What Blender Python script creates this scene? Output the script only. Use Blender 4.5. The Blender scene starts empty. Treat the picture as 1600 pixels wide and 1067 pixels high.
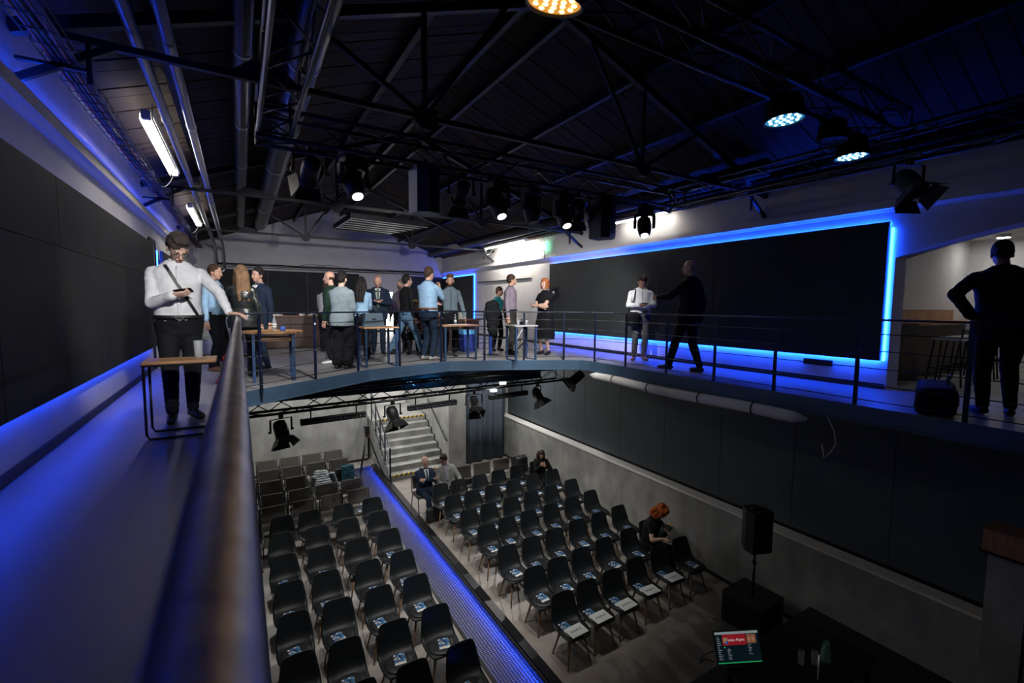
import bpy, bmesh, math, random
from mathutils import Vector, Matrix, Euler, noise
random.seed(7)
PI = math.pi
SC = bpy.context.scene
COL = SC.collection

# ------------------------------------------------------------------ camera
cam_d = bpy.data.cameras.new('camera')
cam_d.sensor_width = 36.0
cam_d.lens = 16.0
cam_d.clip_start = 0.02
cam_d.clip_end = 120
cam_d.dof.use_dof = True
cam_d.dof.focus_distance = 8.5
cam_d.dof.aperture_fstop = 3.2
CAM = bpy.data.objects.new('camera', cam_d)
COL.objects.link(CAM)
_r = Vector((0.858838, -0.512187, 0.007829))
_u = Vector((0.033841, 0.071983, 0.996832))
_f = Vector((0.511128, 0.855852, -0.079155))
_m = Matrix.Identity(4)
for _i in range(3):
    _m[_i][0], _m[_i][1], _m[_i][2] = _r[_i], _u[_i], -_f[_i]
_m[0][3], _m[1][3], _m[2][3] = 0.0, 0.0, 5.12
CAM.matrix_world = _m
SC.camera = CAM

# ------------------------------------------------------------------ world and exposure
W = bpy.data.worlds.new('world')
SC.world = W
W.use_nodes = True
W.node_tree.nodes['Background'].inputs[0].default_value = (0.02, 0.03, 0.06, 1)
W.node_tree.nodes['Background'].inputs[1].default_value = 0.05
SC.view_settings.view_transform = 'Standard'
SC.view_settings.look = 'None'
SC.view_settings.gamma = 1.0
SC.view_settings.use_curve_mapping = False
SC.view_settings.exposure = 0.45
SC.cycles.use_denoising = True
SC.cycles.max_bounces = 8
SC.cycles.diffuse_bounces = 4
SC.cycles.sample_clamp_indirect = 4.0

# strengths of the hall's lamps and of the added wash spots (each is used by that lamp's builder below)
S_TUBE = 40.0        # white fluorescent tubes under the eaves
S_LED = 210.0         # blue strips round the video walls
S_LEDTOP = 15.0       # blue strip on the left cornice
S_HEAD = 430.0       # each moving head
S_LEDL = 60.0        # blue strip under the left video wall
S_WASH = 260.0       # wash spots added to the rig to brighten the gallery people
S_DOWN = 44.0        # watts of each recessed downlights under the rear gallery
S_DOOR = 6.0         # lit doorway in the rear wall
S_BAR = 9.0          # lamp in the bar room
S_AISLE = 95.0       # blue strip in the aisle trough
BLUE = (0.006, 0.06, 1.0)

# ------------------------------------------------------------------ materials
def M(name, col, rough=0.6, metal=0.0, var=0.0, scale=6.0, bump=0.0, bscale=40.0, emit=None, es=0.0, spec=0.5, coat=0.0, alpha=1.0, trans=0.0, detail=4.0, col2=None, stretch=None):
    m = bpy.data.materials.new(name)
    m.use_nodes = True
    nt = m.node_tree
    b = nt.nodes['Principled BSDF']
    b.inputs['Base Color'].default_value = (*col, 1)
    b.inputs['Roughness'].default_value = rough
    b.inputs['Metallic'].default_value = metal
    b.inputs['Specular IOR Level'].default_value = spec
    b.inputs['Coat Weight'].default_value = coat
    b.inputs['Transmission Weight'].default_value = trans
    if emit:
        b.inputs['Emission Color'].default_value = (*emit, 1)
        b.inputs['Emission Strength'].default_value = es
    tc = None
    if var > 0 or bump > 0 or col2:
        tc = nt.nodes.new('ShaderNodeTexCoord')
        src = tc.outputs['Object']
        if stretch:
            mp = nt.nodes.new('ShaderNodeMapping')
            mp.inputs['Scale'].default_value = stretch
            nt.links.new(src, mp.inputs[0])
            src = mp.outputs[0]
    if var > 0 or col2:
        n = nt.nodes.new('ShaderNodeTexNoise')
        n.inputs['Scale'].default_value = scale
        n.inputs['Detail'].default_value = detail
        nt.links.new(src, n.inputs['Vector'])
        r = nt.nodes.new('ShaderNodeValToRGB')
        r.color_ramp.elements[0].position = 0.3
        r.color_ramp.elements[1].position = 0.7
        c2 = col2 if col2 else tuple(min(1, c * (1 + var)) for c in col)
        c1 = col if col2 else tuple(c * (1 - var) for c in col)
        r.color_ramp.elements[0].color = (*c1, 1)
        r.color_ramp.elements[1].color = (*c2, 1)
        nt.links.new(n.outputs['Fac'], r.inputs[0])
        nt.links.new(r.outputs[0], b.inputs['Base Color'])
    if bump > 0:
        n2 = nt.nodes.new('ShaderNodeTexNoise')
        n2.inputs['Scale'].default_value = bscale
        n2.inputs['Detail'].default_value = 3
        nt.links.new(src, n2.inputs['Vector'])
        bp = nt.nodes.new('ShaderNodeBump')
        bp.inputs['Strength'].default_value = bump
        bp.inputs['Distance'].default_value = 0.02
        nt.links.new(n2.outputs['Fac'], bp.inputs['Height'])
        nt.links.new(bp.outputs[0], b.inputs['Normal'])
    return m

def concrete(name, c1, c2, rough=0.55):
    """mottled trowelled concrete: two noise scales and faint vertical streaks"""
    m = bpy.data.materials.new(name); m.use_nodes = True
    nt = m.node_tree; b = nt.nodes['Principled BSDF']
    b.inputs['Roughness'].default_value = rough
    tc = nt.nodes.new('ShaderNodeTexCoord')
    n1 = nt.nodes.new('ShaderNodeTexNoise'); n1.inputs['Scale'].default_value = 1.6; n1.inputs['Detail'].default_value = 6; n1.inputs['Roughness'].default_value = 0.62
    mp = nt.nodes.new('ShaderNodeMapping'); mp.inputs['Scale'].default_value = (1.5, 1.5, 0.7)
    n2 = nt.nodes.new('ShaderNodeTexNoise'); n2.inputs['Scale'].default_value = 2.2; n2.inputs['Detail'].default_value = 5
    nt.links.new(tc.outputs['Object'], n1.inputs['Vector'])
    nt.links.new(tc.outputs['Object'], mp.inputs[0]); nt.links.new(mp.outputs[0], n2.inputs['Vector'])
    mx = nt.nodes.new('ShaderNodeMath'); mx.operation = 'ADD'
    nt.links.new(n1.outputs['Fac'], mx.inputs[0]); nt.links.new(n2.outputs['Fac'], mx.inputs[1])
    r = nt.nodes.new('ShaderNodeValToRGB')
    r.color_ramp.elements[0].position = 0.36; r.color_ramp.elements[0].color = (*c1, 1)
    r.color_ramp.elements[1].position = 0.64; r.color_ramp.elements[1].color = (*c2, 1)
    hf = nt.nodes.new('ShaderNodeMath'); hf.operation = 'MULTIPLY'; hf.inputs[1].default_value = 0.5
    nt.links.new(mx.outputs[0], hf.inputs[0]); nt.links.new(hf.outputs[0], r.inputs[0])
    nt.links.new(r.outputs[0], b.inputs['Base Color'])
    bp = nt.nodes.new('ShaderNodeBump'); bp.inputs['Strength'].default_value = 0.12; bp.inputs['Distance'].default_value = 0.02
    nt.links.new(n1.outputs['Fac'], bp.inputs['Height']); nt.links.new(bp.outputs[0], b.inputs['Normal'])
    return m

def glow(name, col, s):
    m = bpy.data.materials.new(name); m.use_nodes = True
    nt = m.node_tree
    nt.nodes.remove(nt.nodes['Principled BSDF'])
    e = nt.nodes.new('ShaderNodeEmission')
    e.inputs[0].default_value = (*col, 1); e.inputs[1].default_value = s
    nt.links.new(e.outputs[0], nt.nodes['Material Output'].inputs[0])
    return m

def glass(name, col=(0.85, 0.93, 1.0), alpha=0.16):
    m = bpy.data.materials.new(name); m.use_nodes = True
    b = m.node_tree.nodes['Principled BSDF']
    b.inputs['Base Color'].default_value = (*col, 1)
    b.inputs['Alpha'].default_value = alpha
    b.inputs['Roughness'].default_value = 0.04
    b.inputs['Specular IOR Level'].default_value = 1.0
    return m

mt = {}
mt['wall'] = M('white plaster', (0.62, 0.62, 0.63), 0.85, var=0.05, scale=3, bump=0.05)
mt['conc'] = concrete('trowelled concrete', (0.21, 0.215, 0.205), (0.37, 0.372, 0.355))
mt['floor'] = concrete('polished concrete floor', (0.20, 0.18, 0.165), (0.31, 0.285, 0.26), 0.4)
mt['gfloor'] = M('grey gallery floor coating', (0.19, 0.19, 0.20), 0.48, var=0.08, scale=1.5)
mt['fascia'] = M('blue grey painted steel', (0.05, 0.095, 0.155), 0.45, 0.3, var=0.12, scale=3)
mt['screen'] = M('matt black video panel', (0.030, 0.034, 0.036), 0.75, var=0.12, scale=2, spec=0.25)
mt['black'] = M('black powder coat', (0.008, 0.008, 0.01), 0.45)
mt['blacks'] = M('black painted steel', (0.012, 0.013, 0.016), 0.35, 0.4)
mt['darkblue'] = M('dark navy painted steel', (0.007, 0.012, 0.03), 0.4, 0.4)
mt['galv'] = M('galvanised steel', (0.85, 0.87, 0.88), 0.5, 0.85, var=0.25, scale=25, bump=0.08, bscale=60)
mt['pipe'] = M('zinc coated conduit', (0.55, 0.57, 0.6), 0.28, 0.9)
mt['tsteel'] = M('dark roof steel', (0.018, 0.021, 0.028), 0.5, 0.5, var=0.2)
mt['plank'] = M('old brown roof boards', (0.017, 0.0075, 0.0045), 0.9, var=0.5, scale=3, bump=0.3, bscale=20, stretch=(0.5, 6, 1))
mt['duct'] = M('black duct wrap', (0.012, 0.014, 0.014), 0.6, bump=0.3, bscale=8)
mt['trim'] = M('pale sill paint', (0.80, 0.79, 0.76), 0.5)
mt['skirt'] = M('black skirting', (0.012, 0.012, 0.014), 0.5)
mt['led'] = glow('blue led strip', BLUE, S_LED)
mt['ledv'] = glow('blue led strip upright', BLUE, S_LED * 0.22)
mt['ledc'] = glow('blue cornice led', BLUE, 70)
mt['ledl'] = glow('blue led strip left', BLUE, S_LEDL)
mt['screen2'] = M('dark grey projection panel', (0.055, 0.070, 0.080), 0.5, var=0.1, scale=2)
mt['ledtop'] = glow('blue cornice strip', BLUE, S_LEDTOP)
mt['tube'] = glow('white fluorescent tube', (1.0, 0.93, 0.82), S_TUBE * 0.62)
mt['tuber'] = glow('white fluorescent tube right', (1.0, 0.92, 0.80), S_TUBE * 2.6)
mt['door_glow'] = glow('lit doorway', (1.0, 0.98, 0.94), S_DOOR)
mt['wood'] = M('oak table top', (0.36, 0.19, 0.09), 0.45, var=0.3, scale=4, stretch=(1, 12, 1))
mt['wood2'] = M('dark brown counter board', (0.055, 0.025, 0.018), 0.5, var=0.3, scale=3)
mt['legwood'] = M('beech chair leg', (0.30, 0.17, 0.09), 0.5, var=0.2, scale=10)
mt['shell'] = M('black polypropylene shell', (0.008, 0.011, 0.014), 0.5, spec=0.35)
mt['pad'] = M('black leatherette pad', (0.015, 0.016, 0.019), 0.5, bump=0.05)
mt['greyfab'] = M('grey brown chair fabric', (0.085, 0.078, 0.070), 0.9, var=0.12, scale=60, bump=0.15, bscale=200)
mt['white'] = M('white gloss', (0.75, 0.75, 0.74), 0.4)
mt['paper'] = M('white paper', (0.72, 0.77, 0.78), 0.8)
mt['ink'] = M('black ink', (0.02, 0.02, 0.025), 0.8)
mt['glass'] = glass('clear glass')
mt['curtain'] = M('slate blue drape', (0.08, 0.105, 0.14), 0.9, var=0.1, scale=8)
mt['yellow'] = M('yellow hazard tape', (0.75, 0.48, 0.02), 0.6)
mt['membrane'] = M('white wrapped duct sleeve', (0.62, 0.62, 0.6), 0.6, bump=0.6, bscale=6)
mt['chrome'] = M('chrome', (0.6, 0.6, 0.62), 0.2, 1.0)
mt['red'] = M('red plastic', (0.45, 0.02, 0.02), 0.5)
mt['amberled'] = glow('amber led lens', (1.0, 0.52, 0.12), 30)
mt['ambdish'] = M('amber lit reflector dish', (0.35, 0.2, 0.06), 0.35, 0.6, emit=(1.0, 0.4, 0.05), es=0.45)
mt['cyanled'] = glow('cold white led lens', (0.45, 0.85, 1.0), 9)
mt['cyandish'] = M('cyan lit reflector dish', (0.1, 0.3, 0.45), 0.35, 0.6, emit=(0.04, 0.32, 0.6), es=0.5)
mt['lens'] = glow('moving head lens', (0.93, 1.0, 0.98), 9)
mt['green'] = M('green exit panel', (0.1, 0.7, 0.35), 0.5, emit=(0.25, 1.0, 0.55), es=1.3)
mt['pict'] = glow('white exit pictogram', (1, 1, 1), 2.0)
mt['bluelid'] = M('blue plastic bag liner', (0.12, 0.45, 0.85), 0.4)
mt['bluebin'] = M('blue bin', (0.01, 0.03, 0.22), 0.5)
mt['tableblue'] = M('blue grey table frame', (0.03, 0.07, 0.16), 0.4, 0.4)
mt['grate'] = M('dark floor grating', (0.02, 0.03, 0.06), 0.45, 0.4)
mt['neon'] = glow('cyan neon script', (0.1, 0.5, 1.0), 3.0)

# ------------------------------------------------------------------ mesh helpers
def obj(name, verts, faces, mat, parent=None, smooth=False, loc=None, mats=None, fm=None):
    me = bpy.data.meshes.new(name)
    me.from_pydata([tuple(v) for v in verts], [], faces)
    for m in (mats if mats else [mat]):
        me.materials.append(m)
    if fm:
        me.polygons.foreach_set('material_index', fm)
    if smooth:
        me.polygons.foreach_set('use_smooth', [True] * len(me.polygons))
    me.update()
    o = bpy.data.objects.new(name, me)
    COL.objects.link(o)
    if parent: o.parent = parent
    if loc: o.location = loc
    return o

def thing(name, label, cat, loc=(0, 0, 0), rz=0.0, group=None):
    o = bpy.data.objects.new(name, None)
    o.empty_display_size = 0.1
    COL.objects.link(o)
    o.location = loc; o.rotation_euler = (0, 0, rz)
    return tag(o, label, cat, group)

def tag(o, label, cat, group=None):
    o['label'] = label; o['category'] = cat
    if group: o['group'] = group
    return o

def struct(o):
    o['kind'] = 'structure'
    return o

class G:
    """collects shapes for one mesh"""
    def __init__(s): s.v = []; s.f = []; s.m = []
    def add(s, vs, fs, mi=0):
        n = len(s.v); s.v += [Vector(v) for v in vs]
        s.f += [tuple(i + n for i in f) for f in fs]; s.m += [mi] * len(fs)
        return s
    def box(s, a, b, mi=0, mat=None):
        x0, y0, z0 = a; x1, y1, z1 = b
        vs = [(x0, y0, z0), (x1, y0, z0), (x1, y1, z0), (x0, y1, z0), (x0, y0, z1), (x1, y0, z1), (x1, y1, z1), (x0, y1, z1)]
        if mat is not None: vs = [mat @ Vector(v) for v in vs]
        return s.add(vs, [(0, 3, 2, 1), (4, 5, 6, 7), (0, 1, 5, 4), (1, 2, 6, 5), (2, 3, 7, 6), (3, 0, 4, 7)], mi)
    def rbox(s, a, b, r=0.01, mi=0, mat=None, seg=2):
        bm = bmesh.new()
        bmesh.ops.create_cube(bm, size=1.0)
        c = [(a[i] + b[i]) / 2 for i in range(3)]; d = [abs(b[i] - a[i]) for i in range(3)]
        for v in bm.verts: v.co = Vector((c[0] + v.co.x * d[0], c[1] + v.co.y * d[1], c[2] + v.co.z * d[2]))
        bmesh.ops.bevel(bm, geom=list(bm.edges), offset=min(r, min(d) * 0.45), segments=seg, affect='EDGES', profile=0.5)
        if mat is not None:
            for v in bm.verts: v.co = mat @ v.co
        bm.verts.index_update()
        s.add([v.co.copy() for v in bm.verts], [tuple(v.index for v in f.verts) for f in bm.faces], mi)
        bm.free(); return s
    def bar(s, p, q, w=0.02, h=None, mi=0, up=(0, 0, 1)):
        """rectangular bar from p to q"""
        p, q = Vector(p), Vector(q); d = (q - p).normalized(); h = h or w
        u = Vector(up)
        if abs(d.dot(u)) > 0.98: u = Vector((1, 0, 0))
        sx = d.cross(u).normalized(); sz = sx.cross(d).normalized()
        vs = []
        for c in (p, q):
            for i, j in ((-1, -1), (1, -1), (1, 1), (-1, 1)):
                vs.append(c + sx * (w / 2 * i) + sz * (h / 2 * j))
        return s.add(vs, [(0, 1, 2, 3), (7, 6, 5, 4), (0, 4, 5, 1), (1, 5, 6, 2), (2, 6, 7, 3), (3, 7, 4, 0)], mi)
    def tube(s, pts, r, seg=8, mi=0, cap=True):
        pts = [Vector(p) for p in pts]; n = len(pts)
        rr = r if isinstance(r, (list, tuple)) else [r] * n
        vs = []; prev = None
        for i, p in enumerate(pts):
            d = (pts[min(i + 1, n - 1)] - pts[max(i - 1, 0)])
            d = d.normalized() if d.length > 1e-9 else Vector((0, 0, 1))
            if prev is None:
                u = Vector((0, 0, 1)) if abs(d.z) < 0.9 else Vector((1, 0, 0))
                a = d.cross(u).normalized()
            else:
                a = (prev - d * prev.dot(d))
                a = a.normalized() if a.length > 1e-6 else d.orthogonal().normalized()
            prev = a; b = d.cross(a)
            for k in range(seg):
                t = 2 * PI * k / seg
                vs.append(p + (a * math.cos(t) + b * math.sin(t)) * rr[i])
        fs = []
        for i in range(n - 1):
            for k in range(seg):
                k2 = (k + 1) % seg
                fs.append((i * seg + k, i * seg + k2, (i + 1) * seg + k2, (i + 1) * seg + k))
        if cap:
            fs.append(tuple(range(seg - 1, -1, -1))); fs.append(tuple((n - 1) * seg + k for k in range(seg)))
        return s.add(vs, fs, mi)
    def lathe(s, prof, seg=16, c=(0, 0, 0), mi=0, mat=None):
        vs = []; fs = []; n = len(prof)
        for r, z in prof:
            for k in range(seg):
                t = 2 * PI * k / seg
                v = Vector((c[0] + r * math.cos(t), c[1] + r * math.sin(t), c[2] + z))
                vs.append(mat @ v if mat is not None else v)
        for i in range(n - 1):
            for k in range(seg):
                k2 = (k + 1) % seg
                fs.append((i * seg + k, i * seg + k2, (i + 1) * seg + k2, (i + 1) * seg + k))
        fs.append(tuple(range(seg - 1, -1, -1))); fs.append(tuple((n - 1) * seg + k for k in range(seg)))
        return s.add(vs, fs, mi)
    def prism(s, poly, axis, a, b, mi=0):
        """polygon in the two other axes extruded along axis from a to b"""
        def mk(p, t):
            return {'x': (t, p[0], p[1]), 'y': (p[0], t, p[1]), 'z': (p[0], p[1], t)}[axis]
        n = len(poly)
        vs = [mk(p, a) for p in poly] + [mk(p, b) for p in poly]
        fs = [tuple(range(n - 1, -1, -1)), tuple(range(n, 2 * n))]
        fs += [(i, (i + 1) % n, (i + 1) % n + n, i + n) for i in range(n)]
        return s.add(vs, fs, mi)
    def ell(s, c, r, seg=12, rings=8, mi=0, mat=None):
        vs = []; fs = []
        c = Vector(c)
        for i in range(rings + 1):
            ph = PI * i / rings
            for k in range(seg):
                t = 2 * PI * k / seg
                v = Vector((c.x + r[0] * math.sin(ph) * math.cos(t), c.y + r[1] * math.sin(ph) * math.sin(t), c.z + r[2] * math.cos(ph)))
                vs.append(mat @ v if mat is not None else v)
        for i in range(rings):
            for k in range(seg):
                k2 = (k + 1) % seg
                if i == 0: fs.append((k, seg + k, seg + k2))
                elif i == rings - 1: fs.append((i * seg + k, (i + 1) * seg + k, i * seg + k2))
                else: fs.append((i * seg + k, (i + 1) * seg + k, (i + 1) * seg + k2, i * seg + k2))
        return s.add(vs, fs, mi)
    def xf(s, mat):
        s.v = [mat @ v for v in s.v]; return s
    def build(s, name, mat, parent=None, smooth=False, loc=None, mats=None):
        bm = bmesh.new()
        vs = [bm.verts.new(v) for v in s.v]
        for f, mi in zip(s.f, s.m):
            try:
                fc = bm.faces.new([vs[i] for i in f]); fc.material_index = mi; fc.smooth = smooth
            except ValueError: pass
        loose = [v for v in bm.verts if not v.link_faces]
        if loose: bmesh.ops.delete(bm, geom=loose, context='VERTS')
        bmesh.ops.recalc_face_normals(bm, faces=list(bm.faces))
        me = bpy.data.meshes.new(name); bm.to_mesh(me); bm.free()
        for m in (mats if mats else [mat]): me.materials.append(m)
        o = bpy.data.objects.new(name, me); COL.objects.link(o)
        if parent: o.parent = parent
        if loc: o.location = loc
        return o

def V(*a): return Vector(a)
def inst(src, parent=None, loc=None, rot=None, scale=None):
    """another object on the same mesh"""
    o = bpy.data.objects.new(src.name.split('.')[0], src.data)
    COL.objects.link(o)
    if parent: o.parent = parent
    if loc is not None: o.location = loc
    if rot is not None: o.rotation_euler = rot
    if scale is not None: o.scale = scale
    return o

def copy_tree(o, parent=None):
    c = o.copy(); COL.objects.link(c); c.parent = parent
    for ch in list(o.children): copy_tree(ch, c)
    return c

def text_mesh(body, size, mat, parent, loc, rot, name='lettering', ext=0.0004, align='CENTER'):
    cu = bpy.data.curves.new('txt', 'FONT')
    cu.body = body; cu.size = size; cu.extrude = ext; cu.align_x = align; cu.align_y = 'CENTER'; cu.resolution_u = 2
    t = bpy.data.objects.new('txt', cu); COL.objects.link(t)
    dg = bpy.context.evaluated_depsgraph_get()
    me = bpy.data.meshes.new_from_object(t.evaluated_get(dg))
    bpy.data.objects.remove(t); bpy.data.curves.remove(cu)
    me.materials.clear(); me.materials.append(mat)
    o = bpy.data.objects.new(name, me); COL.objects.link(o)
    o.parent = parent; o.location = loc; o.rotation_euler = rot
    return o

def spot(name, loc, target, power, angle, col=(1, 1, 1), blend=0.6, size=0.05, parent=None):
    l = bpy.data.lights.new(name, 'SPOT'); l.energy = power; l.color = col
    l.spot_size = math.radians(angle); l.spot_blend = blend; l.shadow_soft_size = size
    o = bpy.data.objects.new(name, l); COL.objects.link(o)
    d = Vector(target) - Vector(loc)
    o.rotation_euler = d.to_track_quat('-Z', 'Y').to_euler()
    o.location = loc
    if parent: o.parent = parent
    return o
# ================================================================== THE SETTING
XL, XR, YB, Y0, GZ = -1.27, 7.6, 18.7, -4.0, 4.0
EZ, RZ, RX = 7.1, 8.7, 3.17          # eaves, ridge, ridge line
VOID = [(0.0, 6.6), (0.95, 7.26), (1.86, 7.92), (3.55, 8.36), (4.6, 7.99), (5.75, 7.45), (6.0, 7.30), (6.1, 7.10)]

# lower floor
TX0, TX1, TY0, TY1 = 2.83, 3.43, 3.4, 14.4
g = G()
for a, b in (((XL, Y0), (TX0, 17.0)), ((TX1, Y0), (XR + 0.4, 17.0)), ((TX0, Y0), (TX1, TY0)), ((TX0, TY1), (TX1, 17.0))):
    g.box((a[0], a[1], -0.14), (b[0], b[1], 0.0))
g.box((XL, Y0, -0.2), (XR + 0.4, 17.0, -0.14))
struct(g.build('floor', mt['floor']))
# gallery deck, a U round the open hall
poly = [(XL, Y0), (XL, YB), (XR, YB), (XR, Y0), (6.1, Y0)] + VOID[::-1] + [(0.0, Y0)]
struct(G().prism(poly, 'z', GZ - 0.17, GZ).build('floor_gallery', mt['gfloor']))

# fascia channel round the opening: one steel plate for each straight
FP = [(0.0, Y0)] + VOID + [(6.1, Y0)]
fas = struct(bpy.data.objects.new('trim_1', None)); COL.objects.link(fas)
for i in range(len(FP) - 1):
    a, b = Vector((*FP[i], 0)), Vector((*FP[i + 1], 0))
    d = (b - a).normalized(); n = Vector((d.y, -d.x, 0))
    g = G()
    g.bar(a + n * 0.006 + Vector((0, 0, GZ - 0.095)), b + n * 0.006 + Vector((0, 0, GZ - 0.095)), 0.012, 0.195)
    g.bar(a + n * 0.028 + Vector((0, 0, GZ - 0.186)), b + n * 0.028 + Vector((0, 0, GZ - 0.186)), 0.045, 0.012)
    g.build('fascia_plate', mt['fascia'], fas)

# walls of the upper hall
struct(G().box((XL - 0.3, Y0, 0), (XL, YB, EZ + 0.1)).build('wall_left', mt['wall']))
gable = [(XL - 0.3, 3.8), (XR + 0.35, 3.8), (XR + 0.35, EZ), (RX, RZ + 0.1), (XL - 0.3, EZ)]
struct(G().prism(gable, 'y', YB, YB + 0.25).build('wall_back', mt['wall']))
struct(G().prism([(XL - 0.3, 0), (XR + 0.35, 0), (XR + 0.35, EZ), (RX, RZ + 0.1), (XL - 0.3, EZ)], 'y', Y0 - 0.25, Y0).build('wall_front', mt['black']))
arc = []
A0, A1, AZ, AH = -1.3, 2.68, 5.80, 0.36
for i in range(17):
    t = i / 16
    arc.append((A0 + (A1 - A0) * t, AZ + AH * (1 - (2 * t - 1) ** 2)))
wr = [(Y0, 3.83), (A0, 3.83), (A0, AZ)] + arc[1:-1] + [(A1, AZ), (A1, 3.83), (YB, 3.83), (YB, EZ + 0.1), (Y0, EZ + 0.1)]
struct(G().prism(wr, 'x', XR, XR + 0.36).build('wall_right', mt['wall']))
# cornices
for sx, x0, nm in ((1, XL, 'trim_2'), (-1, XR, 'trim_3')):
    g = G()
    prof = [(0, 6.42), (0.03, 6.42), (0.05, 6.45), (0.09, 6.46), (0.09, 6.49), (0.088, 6.565), (0.076, 6.565), (0.074, 6.53), (0, 6.53)]
    g.prism([(x0 + sx * p[0], p[1]) for p in prof], 'y', Y0, YB)
    struct(g.build(nm, mt['wall']))
# skirtings of the gallery
struct(G().box((XL, Y0, GZ), (XL + 0.015, YB, GZ + 0.075)).build('baseboard_left', mt['skirt']))
struct(G().box((XR - 0.015, A1 + 0.02, GZ), (XR, YB, GZ + 0.075)).build('baseboard_right', mt['skirt']))
struct(G().box((XL, YB - 0.015, GZ), (XR, YB, GZ + 0.075)).build('baseboard_back', mt['skirt']))

# ------------------------------------------------------------------ pitched roof of boards on steel trusses
ceil = struct(bpy.data.objects.new('ceiling', None)); COL.objects.link(ceil)
for sx in (-1, 1):
    x_e = XL - 0.35 if sx < 0 else XR + 0.4
    z_e = EZ + (RZ - EZ) * (-0.08)
    n = G().prism([(x_e, z_e + 0.06), (RX, RZ + 0.1), (RX, RZ + 0.2), (x_e, z_e + 0.18)], 'y', Y0 - 0.3, YB + 0.3)
    n.build('roof_deck', mt['black'], ceil)
slope = math.atan2(RZ - EZ, RX - XL); sl = math.hypot(RZ - EZ, RX - XL)
pk = G().box((-sl / 2 - 0.15, -0.094, 0), (sl / 2, 0.094, 0.03)).build('plank', mt['plank'], ceil)
pk_first = True
for sx in (-1, 1):
    for k in range(113):
        y = Y0 + 0.1 + k * 0.2
        cx = (XL + RX) / 2 if sx < 0 else (XR + RX) / 2
        dz = random.uniform(0, 0.014)
        o = pk if pk_first else inst(pk, ceil)
        pk_first = False
        o.location = (cx, y, (EZ + RZ) / 2 + dz)
        o.rotation_euler = (random.uniform(-.02, .02), -slope if sx < 0 else slope, 0 if sx < 0 else 0)
        if sx > 0: o.scale = (-1, 1, 1)
# purlins along the roof
for x in (-0.5, 0.6, 1.8, 2.9, 3.45, 4.6, 5.7, 7.25):
    z = RZ - abs(x - RX) / (RX - XL) * (RZ - EZ) - 0.06
    G().box((x - 0.035, Y0, z - 0.05), (x + 0.035, YB, z + 0.05)).build('purlin', mt['tsteel'], ceil)

def roof_truss(Y, where):
    t = thing('roof_truss', 'dark steel roof truss with gusset plates ' + where, 'truss', (0, Y, 0), group='roof trusses')
    zr = lambda x: RZ - 0.14 - abs(x - RX) / (RX - XL) * (RZ - EZ)
    for a, b in ((XL, RX), (RX, XR)):
        G().bar((a, 0, zr(a)), (b, 0, zr(b)), 0.07, 0.09).build('rafter', mt['tsteel'], t)
    G().bar((XL, 0, 6.98), (XR, 0, 6.98), 0.05, 0.05).build('tie_beam', mt['tsteel'], t)
    for x, tops in ((1.65, (0.55, 1.65, 2.6)), (4.7, (5.8, 4.7, 3.75))):
        for tx in tops:
            G().bar((x, 0, 6.98), (tx, 0, zr(tx)), 0.045, 0.045).build('strut', mt['tsteel'], t)
        G().prism([(x - 0.12, 7.05), (x + 0.12, 7.05), (x + 0.12, 6.93), (x + 0.05, 6.86), (x - 0.05, 6.86), (x - 0.12, 6.93)], 'y', -0.04, 0.04).build('gusset_plate', mt['tsteel'], t)
    for x, d in ((0.25, 1), (6.1, -1)):
        G().prism([(x - 0.25 * d, 7.0), (x + 0.3 * d, 6.96), (x + 0.15 * d, 7.08), (x - 0.1 * d, 7.12)], 'y', -0.03, 0.03).build('gusset_plate', mt['tsteel'], t)
    for x0, d in ((XL, 1), (XR, -1)):       # wall brackets
        G().bar((x0, 0, 6.62), (x0 + 0.55 * d, 0, 6.98), 0.04, 0.05).build('wall_bracket', mt['tsteel'], t)
        G().bar((x0 + 0.4 * d, 0, 6.98), (x0 + 0.4 * d, 0, 6.68), 0.03, 0.03).build('hanger', mt['tsteel'], t)
roof_truss(14.0, 'nearest the rear gable wall')
roof_truss(9.25, 'over the end of the open hall')
roof_truss(4.5, 'just behind the moving heads')
roof_truss(-0.25, 'over the railing nearest the viewer')

# ------------------------------------------------------------------ lower hall: walls, plinth, screen
struct(G().box((XL, 15.0, 0), (3.46, 15.2, 3.83)).build('wall_lower_back', mt['conc']))
struct(G().box((XL, 14.985, 0), (3.46, 15.0, 0.07)).build('baseboard_lower_back', mt['skirt']))
struct(G().box((XL - 0.02, Y0, 0), (XL + 0.02, 15.0, 3.83)).build('wall_lower_left', mt['conc']))
struct(G().box((5.37, 12.74, 0), (5.95, 17.0, 3.83)).build('wall_stair_right', mt['conc']))
struct(G().box((3.30, 15.2, 0), (3.46, 17.0, 3.83)).build('wall_stair_left', mt['conc']))
struct(G().box((3.3, 17.0, 0), (5.95, 17.2, 3.83)).build('wall_stair_back', mt['wall']))
struct(G().box((5.95, 13.45, 0), (XR + 0.3, 13.6, 3.83)).build('wall_behind_curtain', mt['conc']))
struct(G().box((XR, -0.2, 0), (XR + 0.4, 13.5, 1.36)).build('wall_lower_right', mt['conc']))
struct(G().box((XR - 0.012, 3.5, 0), (XR, 13.3, 0.07)).build('baseboard_lower_right', mt['skirt']))
g = G().box((XR - 0.02, -0.2, 1.36), (XR + 0.03, 13.45, 1.395))
g.box((XR + 0.03, -0.2, 1.36), (XR + 0.26, 13.45, 1.385))
struct(g.build('trim_4', mt['trim']))
struct(G().box((XR + 0.30, -0.2, 1.36), (XR + 0.4, 13.6, 3.83)).build('wall_lower_right_upper', mt['black']))

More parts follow.
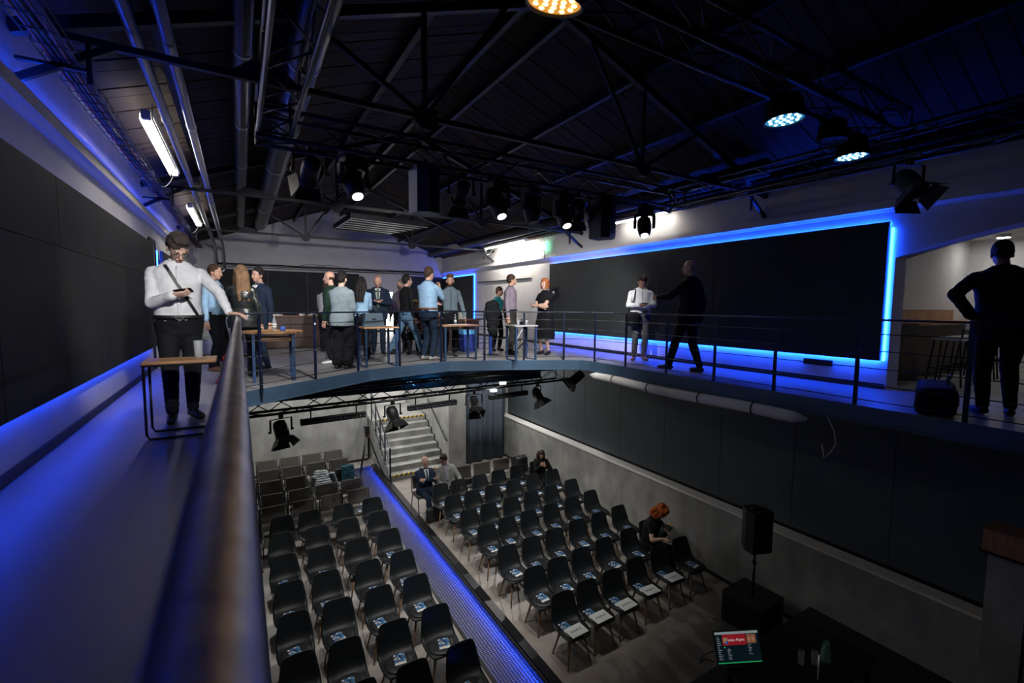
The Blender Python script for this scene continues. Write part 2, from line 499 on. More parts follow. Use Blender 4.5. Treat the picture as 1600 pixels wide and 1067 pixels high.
t = tag(G().prism([(9.32, 3.83), (9.32, 3.80), (9.38, 3.79), (9.38, 3.35), (9.32, 3.34), (9.32, 3.31), (9.48, 3.31), (9.48, 3.34), (9.42, 3.35), (9.42, 3.79), (9.48, 3.80), (9.48, 3.83)], 'x', XL, 6.45).build('steel_beam', mt['fascia']), 'deep blue grey steel beam under the rear gallery behind the truss', 'beam')
def panels(parent, X, ys, zs, nx, th=0.05, mat=None):
    """grid of flat video panels on a plane of constant x"""
    for i in range(len(ys) - 1):
        for j in range(len(zs) - 1):
            gp = 0.002
            x0, x1 = (X, X + th) if nx > 0 else (X - th, X)
            G().rbox((x0, ys[i] + gp, zs[j] + gp), (x1, ys[i + 1] - gp, zs[j + 1] - gp), 0.003, seg=1).build('screen_panel', mat or mt['screen'], parent)

def lin(a, b, n): return [a + (b - a) * i / n for i in range(n + 1)]
t = thing('video_wall', 'long black video wall on the left gallery wall', 'screen', (0, 0, 0))
panels(t, XL + 0.05, lin(-3.2, 9.42, 11), [4.42, 5.54, 6.08], 1)
G().box((XL + 0.03, -3.2, 4.44), (XL + 0.04, 9.40, 4.446)).build('led_strip', mt['ledl'], t)
G().box((XL + 0.008, -3.2, 6.02), (XL + 0.02, 9.40, 6.03)).build('led_strip', mt['ledtop'], t)
G().box((XL + 0.004, 9.36, 4.46), (XL + 0.02, 9.375, 6.04)).build('led_strip', mt['ledtop'], t)
t = thing('video_wall', 'wide black video wall with blue glow on the right gallery wall', 'screen', (0, 0, 0))
panels(t, XR - 0.055, lin(2.74, 10.53, 6), [4.40, 6.28], -1)
G().box((XR - 0.045, 2.76, 4.408), (XR - 0.035, 10.50, 4.414)).build('led_strip', mt['led'], t)
G().box((XR - 0.030, 2.76, 6.245), (XR - 0.020, 10.50, 6.252)).build('led_strip', mt['led'], t)
G().box((XR - 0.03, 2.71, 4.40), (XR - 0.015, 2.735, 6.20)).build('led_strip', mt['ledv'], t)
t = thing('video_wall', 'black video wall above the concrete plinth of the lower hall', 'screen', (0, 0, 0))
panels(t, XR + 0.30, lin(-0.1, 13.4, 10), [1.44, 3.80], -1, 0.04, mt['screen2'])
t = thing('video_wall', 'small black screen with blue neon edge beside the rear right corner', 'screen', (0, 0, 0))
panels(t, XR - 0.03, [15.5, 17.0, 18.6], [4.15, 6.24], -1)
G().box((XR - 0.03, 15.46, 4.2), (XR - 0.015, 15.475, 6.26)).build('led_strip', mt['ledv'], t)
G().box((XR - 0.03, 15.46, 6.255), (XR - 0.015, 18.5, 6.27)).build('led_strip', mt['ledv'], t)
t = thing('video_wall', 'small black screen past the doorway on the left gallery wall', 'screen', (0, 0, 0))
panels(t, XL + 0.06, [10.4, 11.9], [4.6, 6.05], 1)
G().box((XL + 0.01, 10.37, 4.6), (XL + 0.03, 10.385, 6.05)).build('led_strip', mt['ledl'], t)
# blue strip lying on the left cornice
t = tag(G().box((XL + 0.050, Y0, 6.5302), (XL + 0.058, 14.0, 6.536)).build('led_strip', mt['ledc']), 'blue led strip lying on the left cornice', 'light strip')
# black panels and door on the rear wall
t = thing('video_wall', 'black panelling across the rear wall behind the buffet', 'screen', (0, 0, 0))
for x0, x1 in ((-0.6, 0.9), (0.9, 2.2), (2.2, 4.1), (6.15, 7.55)):
    G().rbox((x0 + 0.006, YB - 0.05, 4.08), (x1 - 0.006, YB, 6.30), 0.004, seg=1).build('screen_panel', mt['screen'], t)
d = struct(bpy.data.objects.new('door_1', None)); COL.objects.link(d)
G().box((4.98, YB - 0.01, 4.0), (5.42, YB, 5.62)).build('lit_opening', mt['door_glow'], d)
for a, b in (((4.92, YB - 0.03, 4.0), (4.98, YB, 5.68)), ((5.42, YB - 0.03, 4.0), (5.48, YB, 5.68)), ((4.98, YB - 0.03, 5.62), (5.42, YB, 5.68))):
    G().box(a, b).build('door_frame', mt['white'], d)
d = struct(bpy.data.objects.new('door_2', None)); COL.objects.link(d)
for a, b in (((XL, 9.62, 4.0), (XL + 0.03, 9.68, 6.2)), ((XL, 10.2, 4.0), (XL + 0.03, 10.26, 6.2)), ((XL, 9.68, 6.14), (XL + 0.03, 10.2, 6.2))):
    G().box(a, b).build('door_frame', mt['blacks'], d)
G().box((XL, 9.68, 4.0), (XL + 0.01, 10.2, 6.14)).build('door_leaf', mt['wall'], d)
# cable rail above the rear panels
t = thing('cable_rail', 'dark cable rail with loose wires along the rear wall', 'cable', (0, 0, 0))
G().box((-0.7, YB - 0.08, 6.36), (7.2, YB - 0.04, 6.40)).build('rail', mt['blacks'], t)
for k in range(3):
    pts = [(-0.6 + i * 0.3, YB - 0.06, 6.44 + 0.03 * k + 0.035 * noise.noise(Vector((i * 0.7, k * 5, 0)))) for i in range(26)]
    G().tube(pts, 0.012, 5).build('wire', mt['black'], t)
for x in (2.4, 3.0):
    pts = [(x + 0.45 * math.cos(a), YB - 0.06, 6.46 + 0.13 * math.sin(a)) for a in lin(0, PI, 12)]
    G().tube(pts, 0.008, 5).build('wire', mt['black'], t)

# ------------------------------------------------------------------ stairs
st = struct(bpy.data.objects.new('floor_stairs', None)); COL.objects.link(st)
for n in range(1, 9):
    y = 12.77 + 0.28 * (n - 1); z = 0.17 * n
    y1 = 17.0 if n == 8 else y + 0.31
    G().box((3.6, y, z - 0.17 if n == 1 else z - 0.20), (5.37, y1, z)).build('step', mt['conc'], st)
    if n in (1, 8):
        g = G(); g2 = G()
        for k in range(24):
            x0 = 3.62 + k * 0.072
            q = [(x0, z - 0.045), (x0 + 0.072, z - 0.045), (x0 + 0.102, z - 0.004), (x0 + 0.03, z - 0.004)]
            if x0 + 0.102 > 5.37: continue
            (g if k % 2 == 0 else g2).prism(q, 'y', y - 0.003, y)
            q2 = [(x0 + 0.03, z), (x0 + 0.102, z), (x0 + 0.132, z), (x0 + 0.06, z)]
            (g if k % 2 == 0 else g2).add([(x0 + 0.03, y, z + 0.002), (x0 + 0.102, y, z + 0.002), (x0 + 0.132, y + 0.04, z + 0.002), (x0 + 0.06, y + 0.04, z + 0.002)], [(0, 1, 2, 3)])
        g.build('hazard_tape', mt['yellow'], st); g2.build('hazard_tape', mt['ink'], st)
# solid cheek under the flight, black zigzag edge along the right wall
chk = [(12.78, 0.0)]
for n in range(1, 9): chk += [(12.78 + 0.28 * (n - 1), 0.17 * n - 0.02), (12.78 + 0.28 * n, 0.17 * n - 0.02)]
chk += [(16.9, 1.34), (16.9, 0)]
G().prism(chk, 'x', 3.56, 3.6).build('stringer', mt['conc'], st)
zz = [Vector((5.355, 12.765, 0.02))]
for n in range(1, 9):
    y = 12.765 + 0.28 * (n - 1); zz += [Vector((5.355, y, 0.17 * n + 0.015)), Vector((5.355, y + 0.28, 0.17 * n + 0.015))]
g = G()
for a, b in zip(zz[:-1], zz[1:]): g.bar(a, b, 0.02, 0.03, up=(1, 0, 0))
g.build('stair_edging', mt['skirt'], st)
# handrail on the right stair wall
t = thing('handrail', 'slim dark handrail on the right stair wall', 'handrail', (5.3, 12.9, 0.17 + 0.9))
G().tube([(0, -0.18, -0.1), (0, 0, 0), (0, 2.0, 1.21), (0, 2.6, 1.3)], 0.018, 8).build('rail', mt['blacks'], t, True)
for k in (0.25, 1.0, 1.8): G().tube([(0.07, k, k * 0.605 - 0.06), (0, k, k * 0.605 - 0.05), (0, k, k * 0.605)], 0.008, 6).build('bracket', mt['blacks'], t)
# glass sided balustrade on the left of the stairs
t = thing('stair_balustrade', 'black framed balustrade with glass panes on the left of the stairs', 'balustrade', (3.57, 12.72, 0))
rs = 0.17 / 0.28
for k in range(5):
    y = 0.05 + k * 0.52
    G().box((-0.02, y - 0.02, y * rs), (0.02, y + 0.02, y * rs + 0.95)).build('post', mt['blacks'], t)
for h in (0.95, 0.10, 0.5): G().bar((0, 0.05, 0.03 + h), (0, 2.13, 2.08 * rs + 0.03 + h), 0.035, 0.035).build('rail', mt['blacks'], t)
for k in range(4):
    y = 0.05 + k * 0.52
    G().add([(0.0, y + .04, y * rs + .16), (0, y + .48, (y + .44) * rs + .16), (0, y + .48, (y + .44) * rs + .9), (0, y + .04, y * rs + .9),
             (0.006, y + .04, y * rs + .16), (0.006, y + .48, (y + .44) * rs + .16), (0.006, y + .48, (y + .44) * rs + .9), (0.006, y + .04, y * rs + .9)],
            [(0, 1, 2, 3), (7, 6, 5, 4), (0, 4, 5, 1), (1, 5, 6, 2), (2, 6, 7, 3), (3, 7, 4, 0)]).build('glass_pane', mt['glass'], t)
# orange notice at the top of the stairs
t = tag(G().rbox((4.42, 16.97, 2.35), (4.62, 17.0, 2.6), 0.004, seg=1).build('wall_notice', M('orange notice', (0.75, 0.3, 0.15), 0.6)), 'small orange notice on the wall above the stairs', 'sign')
# drape to the right of the stairs
g = G(); n = 90
vs = []; fs = []
for j, z in enumerate((0.02, 1.2, 2.4, 3.78)):
    for i in range(n + 1):
        x = 5.99 + 1.58 * i / n
        dd = 0.06 * math.sin(i * 0.30) + 0.04 * math.sin(i * 0.13 + 1 + j * 0.2)
        flare = (1 - z / 3.8) * 0.06
        vs.append((x - flare * (1 - i / n), 13.06 + dd * (1 + flare * 3), z))
for j in range(3):
    for i in range(n): a = j * (n + 1) + i; fs.append((a, a + 1, a + n + 2, a + n + 1))
o = obj('drape', vs, fs, mt['curtain'], smooth=True)
sm = o.modifiers.new('s', 'SOLIDIFY'); sm.thickness = 0.006
tag(o, 'tall slate blue drape hanging to the right of the stairs', 'curtain')

# ------------------------------------------------------------------ lit floor grating of the aisle
t = thing('aisle_grating', 'blue lit steel grating running down the aisle', 'grating', (2.83, 3.4, 0))
tg = G().box((0.0, 0, -0.139), (0.60, 11.0, -0.13)); tg.box((0, 0, -.13), (0.004, 11.0, -0.002)); tg.box((0.596, 0, -.13), (0.6, 11.0, -0.002))
tg.build('trough', M('grey trough lining', (0.22, 0.22, 0.23), 0.6), t)
pg = G()
for i in range(13): pg.box((0.006 + i * 0.046, 0.005, -0.016), (0.0105 + i * 0.046, 0.995, -0.002))
for i in range(30): pg.box((0.006, 0.012 + i * 0.0333, -0.008), (0.596, 0.0155 + i * 0.0333, -0.002))
p0 = pg.build('grating_panel', mt['grate'], t)
for k in range(1, 11): inst(p0, t, (0, k * 1.0, 0))
G().box((0.568, 0, -0.022), (0.596, 11.0, -0.0015)).build('lip', mt['blacks'], t)
G().box((0.586, 0, -0.040), (0.594, 11.0, -0.030)).build('led_strip', glow('blue aisle strip', BLUE, S_AISLE), t)
kb = struct(G().box((3.43, 3.4, 0), (3.57, 14.4, 0.05)).build('trim_5', mt['blacks']))
G().box((-0.05, -0.0, 0), (0.0, 11.0, 0.012)).build('edge_bar', mt['blacks'], t)

# ------------------------------------------------------------------ stage
struct(G().box((XL + 0.02, Y0, 0), (XR, 3.45, 0.4)).build('floor_stage', M('black stage vinyl', (0.012, 0.014, 0.018), 0.55)))
struct(G().box((7.1, 1.15, 0.4), (7.3, 1.46, 2.42)).build('wall_stage_side', mt['conc']))

# ------------------------------------------------------------------ bar room beyond the arch
struct(G().box((XR, -2.0, 3.83), (13.0, 3.42, 4.0)).build('floor_bar', mt['conc']))
struct(G().box((XR + 0.36, 3.3, 4.0), (13.0, 3.42, 6.6)).build('wall_bar_side', mt['wall']))
struct(G().box((12.9, -2.0, 4.0), (13.0, 3.3, 6.6)).build('wall_bar_end', mt['wall']))
struct(G().box((XR + 0.36, -2.0, 6.5), (13.0, 3.42, 6.6)).build('ceiling_bar', mt['wall']))
struct(G().box((XR + 0.36, -2.1, 4.0), (13.0, -2.0, 6.6)).build('wall_bar_near', mt['wall']))
t = thing('bar_counter', 'long wooden bar counter along the wall of the side room', 'counter', (8.7, 2.72, 4.0))
G().rbox((0, 0, 0.86), (3.9, 0.57, 0.9), 0.005).build('worktop', mt['wood'], t)
G().box((0, 0.545, 0.9), (3.4, 0.575, 1.10)).build('backsplash', mt['wood'], t)
G().box((0, 0.2, 0), (3.9, 0.55, 0.86)).build('front_panel', mt['wood2'], t)
t = thing('ceiling_lamp', 'small white ceiling lamp in the bar room', 'lamp', (12.2, 2.69, 6.44))
G().lathe([(0.10, 0.0), (0.10, 0.06), (0.11, 0.06)], 16).build('housing', mt['white'], t)
G().lathe([(0.085, -0.004), (0.085, 0.0)], 16).build('diffuser', glow('bar lamp', (1, 0.96, 0.9), S_BAR * 8), t)
t = thing('ceiling_lamp', 'second ceiling lamp in the bar room beyond the arch edge', 'lamp', (10.4, 1.0, 6.44))
G().lathe([(0.10, 0.0), (0.10, 0.06), (0.11, 0.06)], 16).build('housing', mt['white'], t)
G().lathe([(0.085, -0.004), (0.085, 0.0)], 16).build('diffuser', glow('bar lamp 2', (1, 0.96, 0.9), S_BAR * 8), t)
def bar_stool(label, x, y):
    t = thing('bar_stool', label, 'stool', (x, y, 4.0), group='bar stools')
    G().rbox((-0.17, -0.17, 0.66), (0.17, 0.17, 0.70), 0.01).build('seat', mt['white'], t)
    G().rbox((-0.17, -0.19, 0.82), (0.17, -0.165, 0.95), 0.01).build('backrest', mt['white'], t)
    for sx in (-1, 1):
        G().tube([(sx * .15, -.15, .66), (sx * .16, -.18, .93)], 0.011, 6).build('back_post', mt['blacks'], t)
        for sy in (-1, 1): G().tube([(sx * .14, sy * .14, .66), (sx * .2, sy * .2, 0.0)], 0.012, 6).build('leg', mt['blacks'], t)
    G().tube([(-.18, .18, .25), (.18, .18, .25), (.18, -.18, .25), (-.18, -.18, .25), (-.18, .18, .25)], 0.008, 5).build('footrest', mt['blacks'], t)
for i, w in enumerate(('nearest the arch edge', 'second from the arch edge', 'third from the arch edge', 'fourth from the arch edge', 'furthest into the room')):
    bar_stool('dark framed bar stool at the bar counter, ' + w, 8.95 + i * 0.55, 2.42)

# ------------------------------------------------------------------ railings
def offset_path(path, d):
    out = []
    for i, p in enumerate(path):
        a = Vector(path[max(i - 1, 0)]); b = Vector(path[min(i + 1, len(path) - 1)])
        t_ = (b - a).normalized(); n = Vector((t_.y, -t_.x)); out.append(Vector(p) + n * d)
    return out
def along(path, s):
    for a, b in zip(path[:-1], path[1:]):
        L = (Vector(b) - Vector(a)).length
        if s <= L:
            t_ = (Vector(b) - Vector(a)) / L
            return Vector(a) + t_ * s, t_
        s -= L
    return Vector(path[-1]), t_
def railing(label, path, posts, top_r, top_mat, bars_mat, post_mat, rails=(0.07, 0.25, 0.44, 0.64, 0.83)):
    t = thing('railing', label, 'railing', (0, 0, GZ))
    P3 = [Vector(p) for p in path]
    G().tube([(p.x, p.y, 1.0 - top_r) for p in P3], top_r, 14).build('top_rail', top_mat, t, True)
    for h in rails:
        G().tube([(p.x, p.y, h) for p in P3], 0.006, 6).build('rail_bar', bars_mat, t, True)
    for s in posts:
        p, d = along(path, s)
        n = Vector((d.y, -d.x)); q = p + n * 0.012
        g = G()
        w = Vector((d.x, d.y, 0)) * 0.022; k = Vector((n.x, n.y, 0)) * 0.006; c = Vector((q.x, q.y, 0))
        vs = []
        for sk in (-1, 1):
            vs += [c + k * sk + w * 0.1 + Vector((0, 0, -0.17)), c + k * sk + w + Vector((0, 0, -0.02)), c + k * sk + w + Vector((0, 0, 0.97)),
                   c + k * sk - w + Vector((0, 0, 0.97)), c + k * sk - w + Vector((0, 0, -0.02)), c + k * sk - w * 0.1 + Vector((0, 0, -0.17))]
        fs = [(0, 1, 2, 3, 4, 5), (11, 10, 9, 8, 7, 6)] + [(i, (i + 1) % 6, (i + 1) % 6 + 6, i + 6) for i in range(6)]
        g.add(vs, fs)
        po = g.build('post', post_mat, t)
        gb = G()
        for h in rails: gb.ell((q.x + n.x * 0.008, q.y + n.y * 0.008, h), (0.008, 0.008, 0.008), 6, 4)
        gb.build('fixing_bolts', mt['chrome'], po)
    return t
lp = [(-0.017, Y0), (-0.017, 6.55)]
railing('galvanised handrail of the left gallery running from the viewer', lp, [0.6, 1.6, 2.6, 5.4, 6.6, 7.8, 9.0, 10.2], 0.021, mt['galv'], mt['blacks'], mt['darkblue'])
cp = [(p[0] * 1.0, p[1] + 0.03) for p in VOID]; cp[0] = (-0.017, 6.55)
def cum(path, x):
    s = 0
    for a, b in zip(path[:-1], path[1:]):
        L = (Vector(b) - Vector(a)).length
        if a[0] <= x <= b[0]: return s + L * (x - a[0]) / (b[0] - a[0])
        s += L
    return s
railing('dark curved railing across the far end of the open hall', cp, [cum(cp, x) for x in (0.2, 0.93, 1.66, 2.46, 3.36, 4.22, 4.97, 5.72)], 0.012, mt['darkblue'], mt['blacks'], mt['darkblue'])
rp = [(6.12, 7.10), (6.12, Y0)]
railing('dark straight railing of the right gallery in front of the video wall', rp, [0.12, 0.98, 1.92, 2.82, 3.72, 4.66, 5.6, 6.5, 7.5], 0.012, mt['darkblue'], mt['blacks'], mt['darkblue'])
# ================================================================== LAMPS, TRUSSES AND CEILING SERVICES
def tube_lamp(label, x, y0, y1, z, cable_x, tm='tube'):
    t = thing('tube_lamp', label, 'lamp', (x, (y0 + y1) / 2, z), group='fluorescent tube lamps')
    h = (y1 - y0) / 2
    hw = 0.018 if x < 0 else 0.05
    G().rbox((-hw, -h - 0.03, 0.033 if x < 0 else 0.02), (hw, h + 0.03, 0.06), 0.005).build('housing', mt['white'], t)
    G().tube([(0, -h, 0), (0, h, 0)], 0.03, 10).build('tube', mt[tm], t, True)
    if True:
        zk = -0.045 if x < 0 else -0.004
        for s in ((-1,) if x < 0 else (-1, 1)): G().box((s * 0.055 - 0.003, -h - 0.02, zk), (s * 0.055 + 0.003, h + 0.02, 0.03)).build('added_light_shield', mt['white'], t)  # side shields added to hold tube light off the wall and roof
    if x < 0: G().box((0.052, -h - 0.02, 0.0), (0.058, h + 0.02, 0.06)).build('added_light_shield', mt['white'], t)  # hall side shield, added to keep far roof boards dark
    for s in (-1, 1): G().rbox((-0.04, s * h - 0.03, -0.035), (0.04, s * h + 0.03, 0.06), 0.008).build('end_cap', mt['white'], t)
    for s in (-0.6, 0.6): G().tube([(0, s * h, 0.06), (0, s * h, 1.2)], 0.004, 5).build('hanger_wire', mt['blacks'], t)
    pts = [(cable_x * k, h + 0.12 * math.sin(PI * k), 0.02 - 0.25 * math.sin(PI * k) * (1 - 0.4 * k)) for k in lin(0, 1, 12)]
    G().tube(pts, 0.006, 5).build('cable', mt['white'], t, True)
tube_lamp('long white fluorescent tube hung at the left, nearer the viewer', -0.75, 6.0, 8.4, 7.0, -0.35)
tube_lamp('white fluorescent tube hung at the left, further back', -0.77, 11.0, 13.5, 7.0, -0.35)
tube_lamp('white fluorescent tube hung at the right above the exit sign', 7.12, 11.2, 13.7, 7.0, 0.3, 'tuber')
tube_lamp('white fluorescent tube hung at the right above the video wall', 7.36, 6.3, 7.8, 7.0, 0.15, 'tube')

# cable trays
def cable_tray(label, x, z):
    t = thing('cable_tray', label, 'cable tray', (x, 0, z))
    for sx in (-0.09, 0.09):
        for dz in (0, 0.06): G().tube([(sx, Y0, dz), (sx, 17.5, dz)], 0.005, 5).build('side_wire', mt['tsteel'], t)
    g = G()
    for k in range(105):
        y = Y0 + k * 0.2
        g.tube([(-0.09, y, 0.06), (-0.09, y, 0), (0.09, y, 0), (0.09, y, 0.06)], 0.004, 4)
    o = g.build('cross_wires', mt['tsteel'], t); o['kind'] = 'stuff'
    cols = [(0.35, 0.05, 0.04), (0.02, 0.02, 0.03), (0.03, 0.03, 0.04), (0.3, 0.12, 0.08), (0.02, 0.02, 0.02)]
    for i, c in enumerate(cols):
        pts = [(-0.06 + 0.03 * i + 0.02 * noise.noise(Vector((k * 0.9, i * 3.1, 0))), Y0 + k * 0.5, 0.02 + 0.02 * noise.noise(Vector((k * 0.7, i, 4)))) for k in range(43)]
        G().tube(pts, 0.014, 6).build('cable', M('cable jacket %d' % i, c, 0.5), t, True)
    for y in (4.5, 9.25, 14.0): G().box((-0.25, y - 0.02, -0.02), (0.12, y + 0.02, 0.0)).build('bracket', mt['tsteel'], t)
cable_tray('wire cable tray with red and black cables along the left eave', -1.0, 6.78)
cable_tray('wire cable tray with red and black cables along the right eave', 7.40, 7.06)
# junction boxes on the left tray
for y, w in ((8.35, 'at the first left tube'), (13.6, 'at the second left tube')):
    tag(G().rbox((-1.12, y - 0.08, 6.86), (-0.98, y + 0.08, 6.98), 0.01).build('junction_box', mt['white']), 'white junction box on the left cable tray ' + w, 'junction box')
# conduits and ducts along the left
for x, z, w in ((-0.62, 7.25, 'outer'), (-0.40, 7.22, 'inner')):
    t = thing('conduit_pipe', 'shiny zinc conduit pipe under the left roof slope, the %s of the pair' % w, 'pipe', (x, 0, z))
    G().tube([(0, -3, 0), (0, 18.3, -0.28), (0, 18.5, -0.4), (0, 18.52, -0.95)], 0.045, 12).build('pipe_run', mt['pipe'], t, True)
    for y in (2.0, 6.4, 10.8, 15.0): G().tube([(0, y - 0.03, -0.28 * (y + 3) / 21.3), (0, y + 0.03, -0.28 * (y + 3) / 21.3)], 0.052, 12).build('pipe_clamp', mt['galv'], t, True)
    if w == 'outer':
        pts = [(0.11 - 0.11 * math.cos(a), 18.52, -0.95 - 0.11 * math.sin(a)) for a in lin(0, PI, 10)]
        G().tube(pts, 0.045, 12).build('return_bend', mt['pipe'], t, True)
for x, z, r, lab in ((0.10, 7.45, 0.09, 'dark round duct under the left roof slope'), (0.62, 7.50, 0.16, 'thick black flexible duct left of the lighting truss')):
    t = thing('air_duct', lab, 'duct', (x, 0, z))
    G().tube([(0, Y0, 0), (0, 16.0, 0)], r, 16).build('duct_run', M('dull dark duct metal', (0.06, 0.065, 0.075), 0.35, 0.7), t, True)
    for k in range(10): G().tube([(0, Y0 + 1 + k * 2, 0), (0, Y0 + 1.05 + k * 2, 0)], r * 1.06, 16).build('duct_collar', mt['pipe'], t, True)
t = thing('air_duct', 'thick dark wrapped duct running along the right eave', 'duct', (6.75, 0, 7.18))
G().tube([(0, 4.0, 0), (0, 17.8, 0)], 0.135, 16).build('duct_run', mt['duct'], t, True)
for k in range(5): G().tube([(0, 5 + k * 2.6, 0), (0, 5.06 + k * 2.6, 0)], 0.141, 16).build('duct_collar', mt['tsteel'], t, True)

def box_truss(name_label, p, q, s=0.29, bay=0.45):
    p, q = Vector(p), Vector(q); d = (q - p); L = d.length; d.normalize()
    sx = d.cross(Vector((0, 0, 1))).normalized() * (s / 2); sz = Vector((0, 0, s / 2))
    t = thing('lighting_truss', name_label, 'truss', (0, 0, 0), group='box trusses')
    c = [sx + sz, -sx + sz, -sx - sz, sx - sz]
    for o in c: G().tube([p + o, q + o], 0.024, 8).build('chord', mt['blacks'], t, True)
    n = max(2, int(L / bay)); g = G()
    for f in range(4):
        a, b = c[f], c[(f + 1) % 4]
        for i in range(n):
            u0, u1 = p + d * (L * i / n), p + d * (L * (i + 1) / n)
            g.tube([u0 + (a if i % 2 == 0 else b), u1 + (b if i % 2 == 0 else a)], 0.009, 5)
    for i in (0, n):
        u = p + d * (L * i / n)
        for f in range(4): g.tube([u + c[f], u + c[(f + 1) % 4]], 0.012, 5)
    g.build('bracing', mt['blacks'], t, True)
    return t
box_truss('black box truss carrying the moving heads across the hall', (0.2, 5.45, 6.93), (6.55, 5.45, 6.93))
box_truss('black box truss along the right side of the lighting rig', (6.42, 5.28, 6.93), (6.42, -2.5, 6.93))
box_truss('black box truss along the left side of the lighting rig', (0.36, 5.28, 6.97), (0.36, -2.5, 6.97))
box_truss('black box truss across the front of the lighting rig', (0.1, 2.45, 7.24), (6.7, 2.45, 7.24))
box_truss('black box truss hung below the far gallery edge', (-0.9, 8.3, 3.46), (6.73, 8.95, 3.46), 0.29, 0.42)

def moving_head(label, x, y, ztop, tilt, yaw, lit, power, target):
    t = thing('moving_head', label, 'stage light', (x, y, ztop), yaw, 'moving head lights')
    G().rbox((-0.13, -0.09, -0.10), (0.13, 0.09, 0.0), 0.015).build('base', mt['black'], t)
    G().rbox((-0.05, -0.02, 0.0), (0.05, 0.02, 0.06), 0.005).build('clamp', mt['blacks'], t)
    y_ = G()
    y_.rbox((-0.15, -0.05, -0.14), (0.15, 0.05, -0.10), 0.015)
    for s in (-1, 1): y_.rbox((s * 0.15 - 0.022, -0.05, -0.34), (s * 0.15 + 0.022, 0.05, -0.10), 0.015)
    y_.build('yoke', mt['black'], t)
    R = Matrix.Translation((0, 0, -0.30)) @ Matrix.Rotation(tilt, 4, 'X')
    G().lathe([(0.06, 0.16), (0.10, 0.13), (0.115, 0.02), (0.112, -0.06), (0.095, -0.15), (0.078, -0.19), (0.07, -0.19)], 18, mat=R).build('head', mt['black'], t, True)
    G().lathe([(0.058, -0.189), (0.058, -0.196)], 18, mat=R).build('lens', mt['lens'] if lit else mt['black'], t)
    if power > 0:
        rz = Matrix.Rotation(yaw, 4, 'Z') @ R @ Vector((0, 0, -0.215))
        wl = Vector((x, y, ztop)) + rz
        spot('moving_head_beam', wl, target, power, 82, (1.0, 0.95, 0.88), 0.9, 0.06)
moving_head('lit moving head tilted to the right, at the left end of the truss', 1.15, 5.45, 6.78, -0.55, 0.25, True, S_HEAD, (1.5, 8.7, 0))
moving_head('lit moving head right of the tall hanging speaker', 3.02, 5.45, 6.76, -0.5, 0.1, True, S_HEAD, (3.8, 8.7, 0))
moving_head('unlit moving head in the middle of the truss', 3.55, 5.45, 6.76, -0.2, 0.3, False, 0, None)
moving_head('lit moving head left of the black hanging speaker', 4.12, 5.45, 6.74, -0.5, -0.05, True, S_HEAD, (4.9, 8.8, 0))
moving_head('lit moving head at the right corner of the truss', 5.78, 5.45, 6.74, -0.5, -0.7, True, 0, None)

def hung_speaker(label, x, y, zt, zb, w, d, side_mat, rz):
    t = thing('hanging_speaker', label, 'speaker', (x, y, zb), rz)
    h = zt - zb
    pr = [(-w / 2, -d * 0.2), (-w * 0.25, -d / 2), (w * 0.25, -d / 2), (w / 2, -d * 0.2), (w * 0.36, d / 2), (-w * 0.36, d / 2)]
    G().prism(pr, 'z', 0, h).build('cabinet', mt['black'], t)
    G().box((-w * 0.24, -d / 2 - 0.006, 0.03), (w * 0.24, -d / 2, h - 0.03)).build('grille', mt['blacks'], t)
    G().prism([(-w / 2 - 0.004, -d * 0.2), (-w * 0.36 - 0.004, d / 2), (-w * 0.36, d / 2), (-w / 2, -d * 0.2)], 'z', 0.005, h - 0.005).build('side_panel', side_mat, t)
    G().box((-0.03, -0.02, h), (0.03, 0.02, h + 0.1)).build('bracket', mt['blacks'], t)
    G().box((w * 0.02, -d / 2 - 0.01, h * 0.12), (w * 0.2, -d / 2 - 0.006, h * 0.22)).build('badge', M('speaker badge', (0.05, 0.07, 0.1), 0.3), t)
hung_speaker('tall hanging speaker left of centre, its grey side lightened as if lit', 2.02, 5.5, 6.80, 6.24, 0.34, 0.34, M('lightened speaker side', (0.34, 0.37, 0.39), 0.5), 0.3)  # side colour lightened in place of lamp light that never reaches it
hung_speaker('black hanging speaker beside the rightmost moving head', 4.88, 5.45, 6.78, 6.16, 0.34, 0.34, mt['black'], 0.3)

def par_led(label, loc, lens, dish, r=0.12, tilt=0.0, power=0, col=(1, 1, 1), target=None, n_rings=((0, 1), (0.045, 6), (0.088, 11))):
    t = thing('led_par', label, 'stage light', loc, 0, 'led par lights')
    R = Matrix.Rotation(tilt, 4, 'X')
    G().lathe([(r * 0.75, 0.2), (r * 0.95, 0.16), (r * 1.05, 0.0), (r * 1.1, -0.012), (r * 1.0, -0.012), (r * 0.98, 0.008)], 28, mat=R).build('housing', mt['black'], t, True)
    G().lathe([(r * 0.98, 0.006), (r * 0.98, 0.002)], 28, mat=R).build('dish', dish, t)
    for rr, n in n_rings:
        for k in range(n):
            a = 2 * PI * k / n
            G().ell((rr * r / 0.12 * math.cos(a), rr * r / 0.12 * math.sin(a), 0.001), (0.0125 * r / 0.12, 0.0125 * r / 0.12, 0.006), 8, 4, mat=R).build('led_lens', lens, t, True)
    g = G()
    for s in (-1, 1): g.bar((s * (r + 0.03), 0, 0.06), (s * (r + 0.03), 0, 0.24), 0.006, 0.03)
    g.bar((-(r + 0.03), 0, 0.24), (r + 0.03, 0, 0.24), 0.03, 0.006)
    g.build('yoke', mt['blacks'], t)
    if power:
        spot('led_par_beam', (loc[0], loc[1], loc[2] - 0.03), target, power, 60, col, 0.8, 0.1)
par_led('amber led par glowing at the top edge above the hall', (1.66, 2.32, 6.90), mt['amberled'], mt['ambdish'], 0.16, 0.25, 22, (1.0, 0.6, 0.25), (2.2, 5.0, 0))
